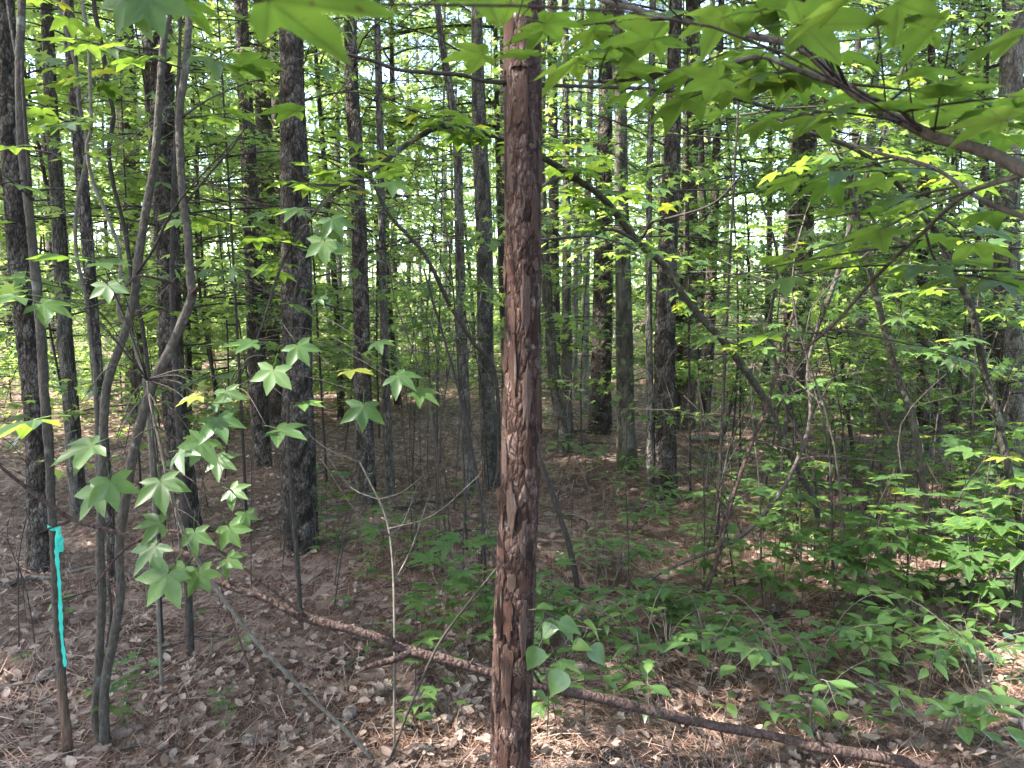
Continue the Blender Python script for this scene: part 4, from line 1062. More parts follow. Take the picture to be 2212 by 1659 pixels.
_, B7 = add_branch(t, base, [(2000, 505, 1.5, 6), (2020, 560, 1.6, 6), (2060, 590, 1.65, 5), (2130, 600, 1.7, 4), (2250, 600, 1.75, 3)], M_TWIG)
sprays(t, P, 12, .42, .97, .26, (2, 4), STAR, .95, M_DEAD, flat=.08, toward=(-.2, .3, .05), pet=.05, tilt=.14)
for B, n, l in ((B2, 8, .24), (B3, 2, .15), (B4, 6, .3), (B5, 6, .3), (B6, 3, .25), (B7, 4, .25)):
    sprays(t, B, n, .15, .98, l, (2, 4), STAR, .95, M_TWIG, flat=.08, pet=.045, tilt=.14)
# leaves right in front of the lens
for (u, v, y, s, d3, up) in ((590, 0, .52, .95, (.95, .1, .02), (0, 0.35, .85)), (1020, -70, .75, 1.0, (.8, .3, 0), (0, 0.21, .9)), (1185, 50, 1.25, .9, (.9, .2, 0), (0, 0.08, 1)), (1135, 118, 1.5, .85, (-.4, -.4, 0), (0, 0.05, 1)), (1040, 118, 1.5, .95, (-.9, .2, 0), (0, 0.21, 1)), (280, -5, 1.3, .9, (-.4, -.1, -.6), (0, -.8, .6)), (322, -2, 1.3, .95, (.3, -.1, -.8), (0, -.8, .6)), (445, 122, 1.6, 1.1, (.9, 0, -.2), (.1, -.3, 1)), (520, 135, 1.6, 1.0, (.8, .2, 0), (0, 0.14, 1)), (530, 152, 1.65, .9, (.9, 0, 0), (0, 0.14, 1)), (390, 5, 1.4, 1.0, (.7, .2, 0), (0, 0.21, 1)), (640, 240, 1.7, 1.0, (-.6, -.2, 0), (0, 0.17, 1)),
                           (2150, 262, .95, .85, (-.9, .1, -.05), (0, 0.21, 1)), (2190, 75, .95, .85, (-.7, -.3, 0), (0, 0.21, 1)), (1550, 40, 1.1, .85, (-.6, .3, 0), (0, 0.39, .8)), (1640, 20, 1.1, .85, (.3, .3, -.1), (0, 0.42, .8)), (2000, 70, 1.05, .85, (-.6, .2, -.1), (0, 0.28, 1)), (1540, 175, 1.2, .85, (-.5, .3, -.1), (0, 0.35, .8)), (1950, 10, 1.0, .85, (.6, .2, 0), (0, 0.28, .9)), (1420, 85, 1.2, 1.15, (-.7, .1, 0), (0, 0.32, .9)), (1800, 20, 1.0, .85, (-.3, -.2, -.1), (0, 0.32, .9)), (1720, 55, 1.05, 1.15, (.6, -.2, 0), (0, 0.28, .9))):
    q = at(u, v, y) - base
    d = np.array(d3) / np.linalg.norm(d3)
    q2 = q - d * .05
    tg = P[int(np.argmin(np.linalg.norm(P - q2, axis=1)))]
    V, Fc = tube(crom([tg, (tg + q2) / 2 + np.array([0, 0, .07]), q2], 4), np.linspace(.002, .001, 9), 4)
    tw = part('twig', new_mesh('twig', V, Fc, True, M_DEAD), t)
    put_leaf(random.choice(STAR), tw, q2, d, up, s, .1, .05)

# saplings on the right
RIGHT = [
 ('bent_sapling', 'dark sapling bowed to one side in front of the stout mottled trunk', [(2205, 1160, 3.6, 17), (2191, 1078, 3.6, 17), (2173, 988, 3.6, 17), (2156, 903, 3.6, 17), (2131, 825, 3.6, 16), (2116, 750, 3.55, 16), (2096, 660, 3.5, 15), (2061, 590, 3.45, 14), (2021, 500, 3.4, 13), (1981, 450, 3.35, 12), (1936, 395, 3.3, 11), (1861, 330, 3.2, 9), (1760, 290, 3.1, 7), (1660, 250, 3.0, 4)], M_MOSSY, 12, (.45, .97)),
 ('bent_sapling', 'dark curving sapling rising out of the star leaved seedlings', [(2006, 1180, 4.6, 15), (2003, 1128, 4.6, 15), (1993, 1043, 4.6, 15), (1983, 968, 4.6, 15), (1966, 888, 4.6, 15), (1943, 828, 4.6, 15), (1921, 750, 4.55, 14), (1896, 650, 4.5, 13), (1876, 575, 4.45, 12), (1861, 500, 4.4, 11), (1831, 385, 4.3, 9), (1800, 280, 4.2, 7), (1760, 150, 4.1, 4)], M_MOSSY, 10, (.5, .98)),
 ('thin_sapling', 'slanting pale stem crossing the pine wrapped in twigs', [(1690, 1000, 5.6, 9), (1710, 830, 5.4, 9), (1760, 720, 5.3, 10), (1810, 590, 5.2, 10), (1850, 440, 5.1, 9), (1905, 300, 5.0, 8), (1940, 180, 4.9, 7), (1985, 40, 4.8, 6), (2010, -60, 4.8, 4)], M_SAP, 7, (.5, .98)),
 ('curved_stem', 'thin stem sweeping up from the litter in a wide curve', [(1394, 1263, 4.0, 6), (1469, 1218, 4.05, 8), (1544, 1188, 4.05, 9), (1594, 1163, 4.1, 10), (1644, 1118, 4.1, 10), (1686, 1063, 4.1, 10), (1721, 998, 4.1, 9), (1746, 928, 4.1, 9), (1751, 878, 4.1, 8), (1745, 790, 4.1, 6), (1770, 690, 4.1, 4)], M_SAP, 0, None),
 ('thin_sapling', 'brown thin stem leaning out of the litter beside the wide curve', [(1494, 1283, 3.9, 8), (1529, 1268, 3.9, 9), (1559, 1168, 3.9, 9), (1579, 1088, 3.9, 9), (1614, 983, 3.9, 9), (1654, 883, 3.9, 8), (1690, 760, 3.9, 6), (1720, 650, 3.9, 4)], M_DEAD, 2, (.7, .98)),
 ('thin_sapling', 'thin dark stem arching left of the pine wrapped in twigs', [(1765, 1070, 4.7, 8), (1735, 960, 4.7, 8), (1690, 850, 4.65, 8), (1665, 700, 4.6, 7), (1680, 560, 4.5, 6), (1640, 420, 4.4, 4)], M_TWIG, 5, (.5, .98)),
]
RIGHT[5] = (RIGHT[5][0], 'thin dark stem arching past the pine wrapped in twigs') + RIGHT[5][2:]
for nm, lab, pts, mt, n, rg in RIGHT:
    t, P, r_, base = stem(nm, lab, pts, mt)
    if n: sprays(t, P, n, rg[0], rg[1], .42, (4, 7), STAR, .95, flat=.10, toward=(0, -.2, 0))
    for k in range(9):
        i = random.randint(len(P) // 5, len(P) - 2)
        q = P[i]; l = random.uniform(.2, .7)
        e = q + np.array([random.uniform(-1, 1), random.uniform(-.6, .6), random.uniform(-.2, .8)]) * l
        V, Fc = tube(crom([q, (q + e) / 2 + np.array([0, 0, .1 * l]), e], 3), np.linspace(.003, .0009, 7), 4)
        part('twig', new_mesh('twig', V, Fc, True, M_TWIG), t)

# ------------------------------------------------------------------ tangles of bare thin stems
def bare_stem_mesh(seed):
    r = random.Random(seed)
    mb = MB()
    H = r.uniform(.9, 2.2)
    b = [r.uniform(-.25, .25) for _ in range(4)]
    P = crom([(0, 0, -.05), (b[0] * H * .3, b[1] * H * .3, H * .35), (b[0] * H, b[1] * H, H * .7), (b[0] * H + b[2] * H * 1.6, b[1] * H + b[3] * H, H)], 4)
    V, Fc = tube(P, np.linspace(.0055, .0018, len(P)), 5, rough=.05); mb.add(V, Fc)
    for k in range(7):
        q = P[r.randrange(3, len(P))]; l = r.uniform(.15, .5)
        e = q + np.array([r.uniform(-1, 1), r.uniform(-1, 1), r.uniform(0, .9)]) * l
        m = (q + e) / 2 + np.array([0, 0, r.uniform(-.1, .1) * l])
        V, Fc = tube([q, m, e], [.0024, .0018, .0009], 3); mb.add(V, Fc)
        e2 = m + np.array([r.uniform(-1, 1), r.uniform(-1, 1), r.uniform(0, .8)]) * l * .5
        V, Fc = tube([m, e2], [.0016, .0008], 3); mb.add(V, Fc)
    return mb.mesh('bare_stem', M_TWIG if seed % 3 else M_SAP)
BARE = [bare_stem_mesh(500 + i) for i in range(9)]
def bare_at(u, v, k, label, group, s=1.0):
    p = ghit(u, v)
    o = part('bare_stem', BARE[k % 9])
    o.location = (p[0], p[1], float(ground(p[0], p[1]))); o.rotation_euler.z = random.uniform(0, 6.28); o.scale = (s, s, s * random.uniform(.8, 1.3))
    tag(o, label, 'bare stem', group)
k = 0
for (n, u0, u1, v0, v1, lab, g, sm) in ((20, 880, 1080, 1000, 1300, 'bare thin stem in the tangle beside the red flaking pine', 'bare stems in the tangle', 1.3),
                                     (40, 1500, 2200, 980, 1300, 'bare thin stem among the star leaved seedlings', 'bare stems among the seedlings', 1.35),
                                     (12, 1190, 1560, 1060, 1400, 'bare thin stem among the low oval leaved shrubs', 'bare stems among the shrubs', .9),
                                     (12, 380, 860, 1010, 1330, 'bare thin stem standing in open litter between the dark pines', 'bare stems between the pines', .8),
                                     (6, 0, 330, 1180, 1420, 'bare thin stem in the litter around the forked sapling', 'bare stems by the forked sapling', .7),
                                     (6, 700, 2100, 905, 980, 'bare thin stem in the sunlit clearing under the far trunks', 'bare stems in the clearing', 1.0)):
    for i in range(n):
        bare_at(random.uniform(u0, u1), random.uniform(v0, v1), k, lab, g, sm * random.uniform(.5, 1.05)); k += 1

# ------------------------------------------------------------------ low plants (copied with their leaves)
def plant(name, label, cat, group, leafset, H, nleaf, size, kind, seed):
    random.seed(seed)
    t = thing(name, label, cat, (0, 0, -50), group)
    b = [random.uniform(-.25, .25) for _ in range(2)]
    P = crom([(0, 0, -.03), (b[0] * H * .3, b[1] * H * .3, H * .5), (b[0] * H, b[1] * H, H)], 4)
    V, Fc = tube(P, np.linspace(.0022, .001, len(P)), 4)
    part('stem', new_mesh('stem', V, Fc, True, M_TWIG if kind == 'star' else M_PALE), t)
    for i in range(nleaf):
        f = .35 + .65 * (i + .5) / nleaf
        q = P[int(f * (len(P) - 1))]
        a = i * 2.4 + random.uniform(-.3, .3)
        if kind == 'star':
            d = (math.cos(a), math.sin(a), random.uniform(-.15, .3)); pt = .05 + .05 * random.random()
        else:
            d = (math.cos(a), math.sin(a), random.uniform(-.1, .5)); pt = .012
        put_leaf(random.choice(leafset), t, q, d, (0, 0, 1), size * random.uniform(.7, 1.15), .18, pt)
    return t

def spray_plant(name, label, cat, group, seed, L=.5, leafset=None, size=1.0, nbr=3):
    """a low shrub: arching stems with alternate oval leaves"""
    random.seed(seed)
    t = thing(name, label, cat, (0, 0, -50), group)
    for b in range(nbr):
        a = random.uniform(0, 6.28); l = L * random.uniform(.6, 1.1)
        d = np.array([math.cos(a), math.sin(a), 0])
        P = crom([np.array([0, 0, -.03]), d * l * .25 + [0, 0, l * .5], d * l * .65 + [0, 0, l * .72], d * l + [0, 0, l * .66]], 4)
        V, Fc = tube(P, np.linspace(.003, .001, len(P)), 4)
        tw = part('stem', new_mesh('stem', V, Fc, True, M_PALE), t)
        n = random.randint(7, 10)
        sd = np.array([-d[1], d[0], 0])
        for i in range(n):
            f = .35 + .65 * i / (n - 1)
            q = P[int(f * (len(P) - 1))]
            if i == n - 1: dd = d
            else: dd = d * .6 + sd * (1 if i % 2 else -1) + np.array([0, 0, random.uniform(-.15, .25)])
            put_leaf(random.choice(leafset), tw, q, dd, (0, 0, 1), size * random.uniform(.75, 1.2), .15, .008)
    return t

G = {}
G['star'] = [plant('sweetgum_seedling', '', 'seedling', 'star leaved seedlings', STAR_S + STAR[:2], h, n, s, 'star', 900 + i) for i, (h, n, s) in enumerate(((.30, 6, .95), (.42, 8, 1.0), (.22, 5, .85), (.5, 9, 1.05), (.36, 7, 1.0)))]
G['oval'] = [spray_plant('oval_leaved_shrub', '', 'shrub', 'oval leaved shrubs', 940 + i, l, OVALS, s, n) for i, (l, s, n) in enumerate(((.35, .85, 3), (.5, 1.0, 3), (.42, .9, 4), (.28, .8, 2)))]
G['herb'] = [plant('leafy_seedling', '', 'seedling', 'small leafy seedlings', OVALS, h, n, s, 'oval', 970 + i) for i, (h, n, s) in enumerate(((.14, 5, .7), (.2, 7, .75), (.1, 4, .6)))]
random.seed(21)
CM = child_map()
first = set()
def place(kind, i, p, s, label, group, rot=None):
    src = G[kind][i % len(G[kind])]
    o = src if src.name not in first else copy_tree(src, CM)
    first.add(src.name)
    o.location = (p[0], p[1], float(ground(p[0], p[1])))
    o.rotation_euler = (random.uniform(-.12, .12), random.uniform(-.12, .12), random.uniform(0, 6.28) if rot is None else rot)
    o.scale = (s, s, s)
    o['label'] = label; o['group'] = group
    return o
ZONES = [
 ('star', 46, 1600, 2212, 985, 1200, 'star leaved seedling in the dense patch before the thin reddish pine', 'seedlings before the reddish pine', (1.1, 1.7)),
 ('star', 30, 1640, 2212, 1200, 1400, 'star leaved seedling around the mossy hollow stump', 'seedlings around the stump', (1.1, 1.6)),
 ('star', 14, 1500, 1720, 1090, 1400, 'star leaved seedling near the wide curved stem', 'seedlings near the curved stem', (.7, 1.1)),
 ('star', 16, 1150, 1450, 1280, 1620, 'star leaved seedling at the foot of the red flaking pine', 'seedlings at the pine foot', (.7, 1.0)),
 ('star', 15, 880, 1075, 1300, 1640, 'star leaved seedling beside the leaning stick', 'seedlings beside the stick', (.8, 1.1)),
 ('star', 16, 660, 1060, 1110, 1280, 'star leaved seedling near the widest dark pine', 'seedlings near the wide pine', (.7, 1.1)),
 ('star', 6, 200, 620, 1450, 1600, 'star leaved seedling alone in the open leaf litter', 'lone seedlings in the litter', (.35, .6)),
 ('oval', 9, 1180, 1560, 1090, 1330, 'oval leaved shrub on the rise before the mossy footed trunk', 'shrubs before the mossy trunk', (.8, 1.1)),
 ('oval', 12, 1180, 1620, 1330, 1500, 'oval leaved shrub beside the red flaking pine', 'shrubs beside the red pine', (.8, 1.1)),
 ('oval', 13, 1620, 2212, 1440, 1640, 'oval leaved shrub crowding over the fallen pole', 'shrubs over the fallen pole', (.75, 1.15)),
 ('oval', 5, 1260, 1560, 1020, 1060, 'oval leaved shrub against the mossy foot of the smooth trunk', 'shrubs at the mossy foot', (.9, 1.2)),
 ('herb', 30, 700, 1700, 1020, 1300, 'tiny leafy seedling in the shaded middle of the litter', 'tiny seedlings in the shade', (.8, 1.3)),
 ('herb', 38, 1180, 2212, 1350, 1640, 'tiny leafy seedling under the oval leaved shrubs', 'tiny seedlings under the shrubs', (.8, 1.3)),
 ('herb', 12, 0, 900, 1300, 1600, 'tiny leafy seedling in the leaf litter by the saplings', 'tiny seedlings in the leaf litter', (.6, 1.0)),
]
for kind, n, u0, u1, v0, v1, lab, grp, sr in ZONES:
    for i in range(n):
        p = ghit(random.uniform(u0, u1), random.uniform(v0, v1))
        place(kind, i, p, random.uniform(*sr), lab, grp)

# taller star-leaved saplings at the right edge, built leaf by leaf
for (lab, u, v, H, n, sz) in (('waist high star leaved sapling in front of the stout mottled trunk', 2090, 1330, .62, 11, 1.2), ('star leaved sapling with broad leaves at the end of the mossy log', 2185, 1400, .95, 10, 1.35), ('knee high star leaved sapling beside the hollow stump', 1905, 1330, .5, 10, 1.1), ('star leaved sapling with pale lit leaves over the stump', 1800, 1340, .42, 9, 1.0),
    ('star leaved sapling with wide leaf tiers beside the dark curving sapling', 1930, 1190, .8, 13, 1.0), ('star leaved sapling with wide leaf tiers at the foot of the bowed dark sapling', 2140, 1190, .9, 14, 1.05), ('star leaved sapling with flat leaf tiers beside the bent mossy sapling foot', 1720, 1210, .7, 11, .95), ('slim star leaved sapling near the brown leaning stem', 1600, 1190, .6, 9, .9), ('star leaved sapling with layered leaves between the two dark curving saplings', 2050, 1130, 1.0, 14, 1.0), ('small star leaved sapling in front of the pine wrapped in twigs', 1790, 1120, .8, 12, 1.0)):
    p = ghit(u, v)
    t = thing('sweetgum_sapling', lab, 'sapling', (p[0], p[1], float(ground(p[0], p[1]))))
    P = crom([(0, 0, -.05), (.01, .02, H * .5), (.03, -.02, H)], 5)
    V, Fc = tube(P, np.linspace(.004, .0015, len(P)), 5)
    part('stem', new_mesh('stem', V, Fc, True, M_TWIG), t)
    for k in range(n):
        q = P[int((.45 + .55 * k / n) * (len(P) - 1))]
        a = k * 2.4
        leafy_twig(t, q, (math.cos(a), math.sin(a), .15), random.uniform(.12, .3), 3, STAR, sz, M_TWIG, .002, -.05, .05, tilt=.12)

# heart-leaved vine climbing at the red pine's foot
p = ghit(1180, 1600)
t = thing('climbing_vine', 'vine with broad glossy heart shaped leaves beside the red flaking pine', 'vine', (p[0], p[1], float(ground(p[0], p[1]))))
bs = np.array(t.location)
VP = crom([np.array([0, 0, -.03]), at(1185, 1500, 2.36) - bs, at(1170, 1400, 2.32) - bs, at(1180, 1330, 2.28) - bs, at(1240, 1350, 2.2) - bs, at(1300, 1360, 2.15) - bs], 5)
V, Fc = tube(VP, np.linspace(.0025, .001, len(VP)), 5)
part('stem', new_mesh('stem', V, Fc, True, M_PALE), t)
for (u, v, y, s, dx, dz, f) in ((1165, 1395, 2.15, 1.15, -.4, -.8, .8), (1205, 1345, 2.15, 1.1, .8, -.2, .5), (1260, 1345, 2.1, 1.0, .9, -.3, .5), (1220, 1445, 2.1, 1.25, -.5, -.8, .75), (1275, 1395, 2.12, 1.05, .7, -.8, .7), (1240, 1395, 2.12, .9, .6, .1, .4), (1160, 1315, 2.2, .9, .5, .2, .4), (1175, 1365, 2.2, .9, .5, .3, .5), (1160, 1500, 2.25, .8, .7, -.2, .5)):
    e = at(u, v, y) - bs
    d = np.array([dx, -.3, dz]); d /= np.linalg.norm(d)
    q = e - d * .03
    i = int(np.argmin(np.linalg.norm(VP - q, axis=1)))
    V, Fc = tube([VP[i], (VP[i] + q) / 2 + np.array([0, 0, .01]), q], [.0014, .001, .001], 3)
    tw = part('twig', new_mesh('twig', V, Fc, True, M_PALE), t)
    put_leaf(random.choice(HEARTS), tw, q, d, (random.uniform(-.3, .3), -f * .75, 1 - .4 * f), s, .25, .03)

# ------------------------------------------------------------------ hollow stump and mossy log on the right
def rotten():
    p = ghit(1890, 1365); g = float(ground(p[0], p[1]))
    t = thing('hollow_stump', 'rotten mossy stump with a dark hollow under the seedlings', 'stump', (p[0], p[1] + .05, g))
    t.scale = (.8, .8, .75)
    r = np.random.default_rng(3)
    mb = MB()
    n, m = 26, 9
    V = []
    for i in range(m):
        f = i / (m - 1)
        for j in range(n):
            a = 2 * np.pi * j / n
            rad = .19 * (1.25 - .45 * f) * (1 + .15 * math.sin(3 * a + 1) + .09 * math.sin(7 * a + 4 * f) + .05 * r.normal())
            gap = math.exp(-((a - 1.5 * np.pi) / .42) ** 2)
            rad *= 1 - .75 * gap * (1 - f) ** .5 * (f < .75)
            V.append((math.cos(a) * rad, math.sin(a) * rad * .8, -.05 + f * .19 + .02 * math.sin(5 * a) * f))
    V.append((0, 0, .10))
    Fc = []
    for i in range(m - 1):
        for j in range(n):
            a, b = i * n + j, i * n + (j + 1) % n
            Fc += [(a, b, b + n), (a, b + n, a + n)]
    for j in range(n):
        Fc.append(((m - 1) * n + j, (m - 1) * n + (j + 1) % n, len(V) - 1))
    part('shell', new_mesh('shell', V, Fc, True, M_MOSS), t)
    for k, (dx, dy, dz, L) in enumerate(((-.14, -.12, .02, .10), (.14, -.13, .03, .11), (-.18, -.02, 0, .1))):
        a = math.atan2(dy, dx)
        P = crom([(dx * .4, dy * .4, .06), (dx, dy, .045), (dx + math.cos(a) * L * .5, dy + math.sin(a) * L * .5, .0), (dx + math.cos(a) * L, dy + math.sin(a) * L, -.04)], 4)
        V, Fc2 = tube(P, np.linspace(.035, .012, len(P)), 8, rough=.1)
        part('root', new_mesh('root', V, Fc2, True, M_MOSS), t)
    p = ghit(2150, 1310); g = float(ground(p[0], p[1]))
    P = crom([(p[0] - .3, p[1] + .1, g + .0), (p[0], p[1] + .06, g + .03), (p[0] + .5, p[1], g + .04), (p[0] + 1.0, p[1] - .05, g + .02)], 6)
    b = np.array([p[0], p[1], g])
    t = thing('mossy_log', 'short rotten log covered in dark moss at the foot of the broad leaved sapling', 'log', b)
    V, Fc = tube(P - b, np.linspace(.075, .1, len(P)), 16, rough=.07)
    part('bole', new_mesh('bole', V, Fc, True, M_MOSS), t)
rotten()

# ------------------------------------------------------------------ fallen sticks and far logs
STICKS = [('pale fallen log in the sunlit clearing', 1480, 955, 1612, 962, 18, M_PALE), ('thin fallen log lying towards the wide curved stem', 1340, 1108, 1600, 1072, 9, M_PALE),
          ('grey stick at the foot of the hollow stump', 1940, 1440, 2040, 1375, 10, M_TWIG), ('reddish rotten stick under the wide curved stem', 1600, 1320, 1760, 1390, 12, M_DEAD),
          ('long bare stick lying among the oval leaved shrubs', 1170, 1295, 1420, 1275, 9, M_TWIG), ('forked stick crossing the brush on the rise', 840, 1110, 1010, 1082, 10, M_TWIG),
          ('dark stick half buried on the rise', 900, 1240, 1060, 1150, 8, M_TWIG), ('grey stick beside the dark furrowed pine foot', 20, 1268, 230, 1236, 12, M_PALE),
          ('curved dark stick in the leaf litter by the forked sapling', 235, 1610, 420, 1645, 10, M_TWIG), ('brown stick on the needles past the mossy footed trunk', 1200, 945, 1330, 930, 8, M_TWIG),
          ('stick lying across the needles by the slim curved trunk', 1230, 975, 1330, 965, 7, M_TWIG), ('small stick near the stump roots', 1700, 1420, 1790, 1460, 6, M_TWIG),
          ('thin grey stick lying in front of the widest dark pine', 560, 1320, 700, 1245, 7, M_PALE), ('long stick beside the lone seedlings', 420, 1480, 560, 1440, 5, M_TWIG)]
for lab, u0, v0, u1, v1, w, mt in STICKS:
    a, b = ghit(u0, v0), ghit(u1, v1)
    pts = []
    for f in np.linspace(0, 1, 6):
        q = a + (b - a) * f
        rr_ = wpx(w, q[1]) / 2
        pts.append([q[0] + random.gauss(0, .02), q[1] + random.gauss(0, .03), float(ground(q[0], q[1])) + rr_ * .8 + .008 + .04 * f * (1 - f), rr_ * (1 - .5 * f)])
    D = crom(pts, 4)
    base = np.array([D[0, 0], D[0, 1], float(ground(D[0, 0], D[0, 1]))])
    V, Fc = tube(D[:, :3] - base, D[:, 3], 7, rough=.1)
    o = part('fallen_log' if 'log' in lab else 'fallen_stick', new_mesh('stick', V, Fc, True, mt)); o.location = base
    tag(o, lab, 'log' if 'log' in lab else 'stick')

def twig_mesh(seed):
    r = random.Random(seed); L = r.uniform(.15, .5); mb = MB()
    P = crom([(0, 0, .006), (L * .4, r.uniform(-.06, .06), .015), (L, r.uniform(-.12, .12), .008)], 4)
    V, Fc = tube(P, np.linspace(.004, .0018, len(P)), 5, rough=.1); mb.add(V, Fc)
    for k in range(r.randint(0, 3)):
        q = P[r.randrange(2, 8)]; e = q + np.array([r.uniform(.02, .12), r.uniform(-.1, .1), r.uniform(0, .04)])
        V, Fc = tube([q, e], [.002, .001], 3); mb.add(V, Fc)
    return mb.mesh('fallen_twig', M_TWIG if seed % 2 else M_PALE)
TW = [twig_mesh(700 + i) for i in range(10)]
for (n, u0, u1, v0, v1, lab, g) in ((46, 0, 1050, 1260, 1650, 'small twig lying in the dry leaf litter', 'twigs in the leaf litter'), (40, 1150, 2200, 1080, 1640, 'small twig lying on needles among the green plants', 'twigs among the plants'), (30, 560, 1700, 930, 1200, 'small twig lying on the needles between the trunks', 'twigs between the trunks')):
    for i in range(n):
        p = ghit(random.uniform(u0, u1), random.uniform(v0, v1))
        o = part('fallen_twig', random.choice(TW)); s = random.uniform(.7, 1.6)
        o.location = (p[0], p[1], float(ground(p[0], p[1])) + .004); o.rotation_euler.z = random.uniform(0, 6.28); o.scale = (s, s, s)
        tag(o, lab, 'twig', g)

# ------------------------------------------------------------------ pine cones
def cone_meshes():
    mb = MB()
    sv = np.array([(-.35, 0, 0), (.35, 0, 0), (.5, .7, .12), (0, 1, .3), (-.5, .7, .12), (0, .6, -.1)]); sf = np.array([(0, 1, 5), (1, 2, 5), (2, 3, 5), (3, 4, 5), (4, 0, 5)])
    O, Fw, S = [], [], []
    k = 0
    for i in range(95):
        f = i / 95
        a = i * 2.39996
        r = .021 * math.sin(math.pi * (0.12 + .83 * f)) ** .8
        O.append((math.cos(a) * r * .5, math.sin(a) * r * .5, (f - .5) * .072))
        Fw.append((math.cos(a), math.sin(a), .15 + .5 * f)); S.append(.014 * (.6 + .6 * math.sin(math.pi * (.1 + .85 * f))))
    nr = np.cross(np.array(Fw), np.stack([-np.array(Fw)[:, 1], np.array(Fw)[:, 0], np.zeros(95)], -1)); nr[:, 2] = np.abs(nr[:, 2])
    V, Fc = batch(sv, sf, np.array(O), np.array(Fw), nr, np.array(S))
    scales = new_mesh('cone_scales', V, Fc, False, M_CONE)
    P = np.array([(0, 0, z) for z in np.linspace(-.04, .036, 9)])
    V, Fc = tube(P, .012 * np.sin(np.linspace(.25, math.pi - .12, 9)), 8)
    core = new_mesh('cone_core', V, Fc, True, M_CONE)
    return core, scales
CORE, SCALES = cone_meshes()
for lab, u, v in (('open pine cone between the taped and forked saplings', 95, 1475), ('open pine cone near the forked sapling foot', 355, 1435), ('open pine cone by the pale leaning sapling stem', 755, 1558), ('pine cone below the broken stub of the fallen pole', 830, 1395), ('pine cone lying on the rise before the tangle', 1040, 1205), ('pine cone under the wide curved stem', 1412, 1272), ('pine cone beside the brown leaning stem', 1570, 1262), ('dark pine cone in the litter past the curved stem', 1625, 1270), ('pine cone lying by the stump edge', 1680, 1330), ('pine cone half hidden under the fallen pole', 1315, 1650), ('pine cone by the lone seedlings', 540, 1618), ('pine cone in front of the short dark upright stem', 740, 1320)):
    p = ghit(u, v)
    t = thing('pine_cone', lab, 'pine cone', (p[0], p[1], float(ground(p[0], p[1])) + .022), 'pine cones on the litter')
    t.rotation_euler = (R(90) + random.uniform(-.3, .3), random.uniform(-.4, .4), random.uniform(0, 6.28)); s = random.uniform(.9, 1.15); t.scale = (s, s, s)
    part('core', CORE, t); part('scales', SCALES, t)

# ------------------------------------------------------------------ leaf litter and pine straw
def dry_leaf(seed, lobed):
    r = np.random.default_rng(seed)
    n = 7
    V = []; Fc = []
    curl = r.uniform(-1.2, 1.8); cup = r.uniform(-.8, 1.6); tw = r.uniform(-.8, .8)
    for i in range(n):
        y = i / (n - 1)
        w = (.05 + .9 * math.sin(math.pi * min(1, y * .97 + .02)) ** .8) * .30
        if lobed: w *= (1.25 if i % 2 else .62)
        for sx in (-1, -.5, 0, .5, 1):
            x = sx * w
            z = cup * x * x * 1.6 + curl * .3 * (y - .4) ** 2 + tw * x * (y - .5) + r.normal(0, .012)
            V.append((x, y - .5, z))
    for i in range(n - 1):
        for j in range(4):
            a = i * 5 + j
            Fc += [(a, a + 1, a + 6), (a, a + 6, a + 5)]
    return np.array(V), np.array(Fc)
DL = [dry_leaf(i, i % 2) for i in range(10)]
DLM = [new_mesh('dead_leaf', v * .053, f, True, M_DRY) for v, f in DL]
cnt = 0
for (n, u0, u1, v0, v1, lab, g) in ((110, 0, 600, 1330, 1655, 'curled dry brown leaf in the litter around the two saplings', 'dry leaves around the saplings'),
                                     (90, 600, 1050, 1330, 1655, 'dry brown leaf on the litter before the fallen pole', 'dry leaves before the pole'),
                                     (100, 1150, 2212, 1330, 1655, 'dry tan leaf on needles under the green shrubs', 'dry leaves under the shrubs')):
    for i in range(n):
        p = ghit(random.uniform(u0, u1), random.uniform(v0, v1))
        o = part('dead_leaf', DLM[cnt % 10]); cnt += 1
        s = random.uniform(.6, 1.25)
        o.location = (p[0], p[1], float(ground(p[0], p[1])) + .016); o.rotation_euler = (random.gauss(0, .3), random.gauss(0, .3), random.uniform(0, 6.28)); o.scale = (s, s, s)
        tag(o, lab, 'dead leaf', g)

def scatter_xy(n, ymin, ymax, power=1.0, wide=.78):
    u = rng.random(n)
    y = ymin + (ymax - ymin) * u ** power
    x = (rng.random(n) * 2 - 1) * (wide * y + .6)
    return x, y

Vs, Fs, off = [], [], 0
for k, (tv, tf) in enumerate(DL):
    n = 1500
    x, y = scatter_xy(n, 1.9, 11, 1.6)
    keep = rng.random(n) < np.where(x < .2, 1.0, .5)
    x, y = x[keep], y[keep]; n = len(x)
    O = np.stack([x, y, ground(x, y) + .014 + .022 * rng.random(n)], -1)
    a = rng.random(n) * 6.28
    Fw = np.stack([np.cos(a), np.sin(a), rng.normal(0, .25, n)], -1)
    nr = np.array([0, 0, 1.]) + rng.normal(0, .42, (n, 3))
    V, Fc = batch(tv, tf, O, Fw, nr, .039 * rng.uniform(.5, 1.5, n))
    Vs.append(V); Fs.append(Fc + off); off += len(V)
o = part('leaf_litter', new_mesh('leaf_litter', np.concatenate(Vs), np.concatenate(Fs), True, M_DRY), kind='stuff')
tag(o, 'layer of small dry brown leaves covering the forest floor', 'leaf litter', kind='stuff')

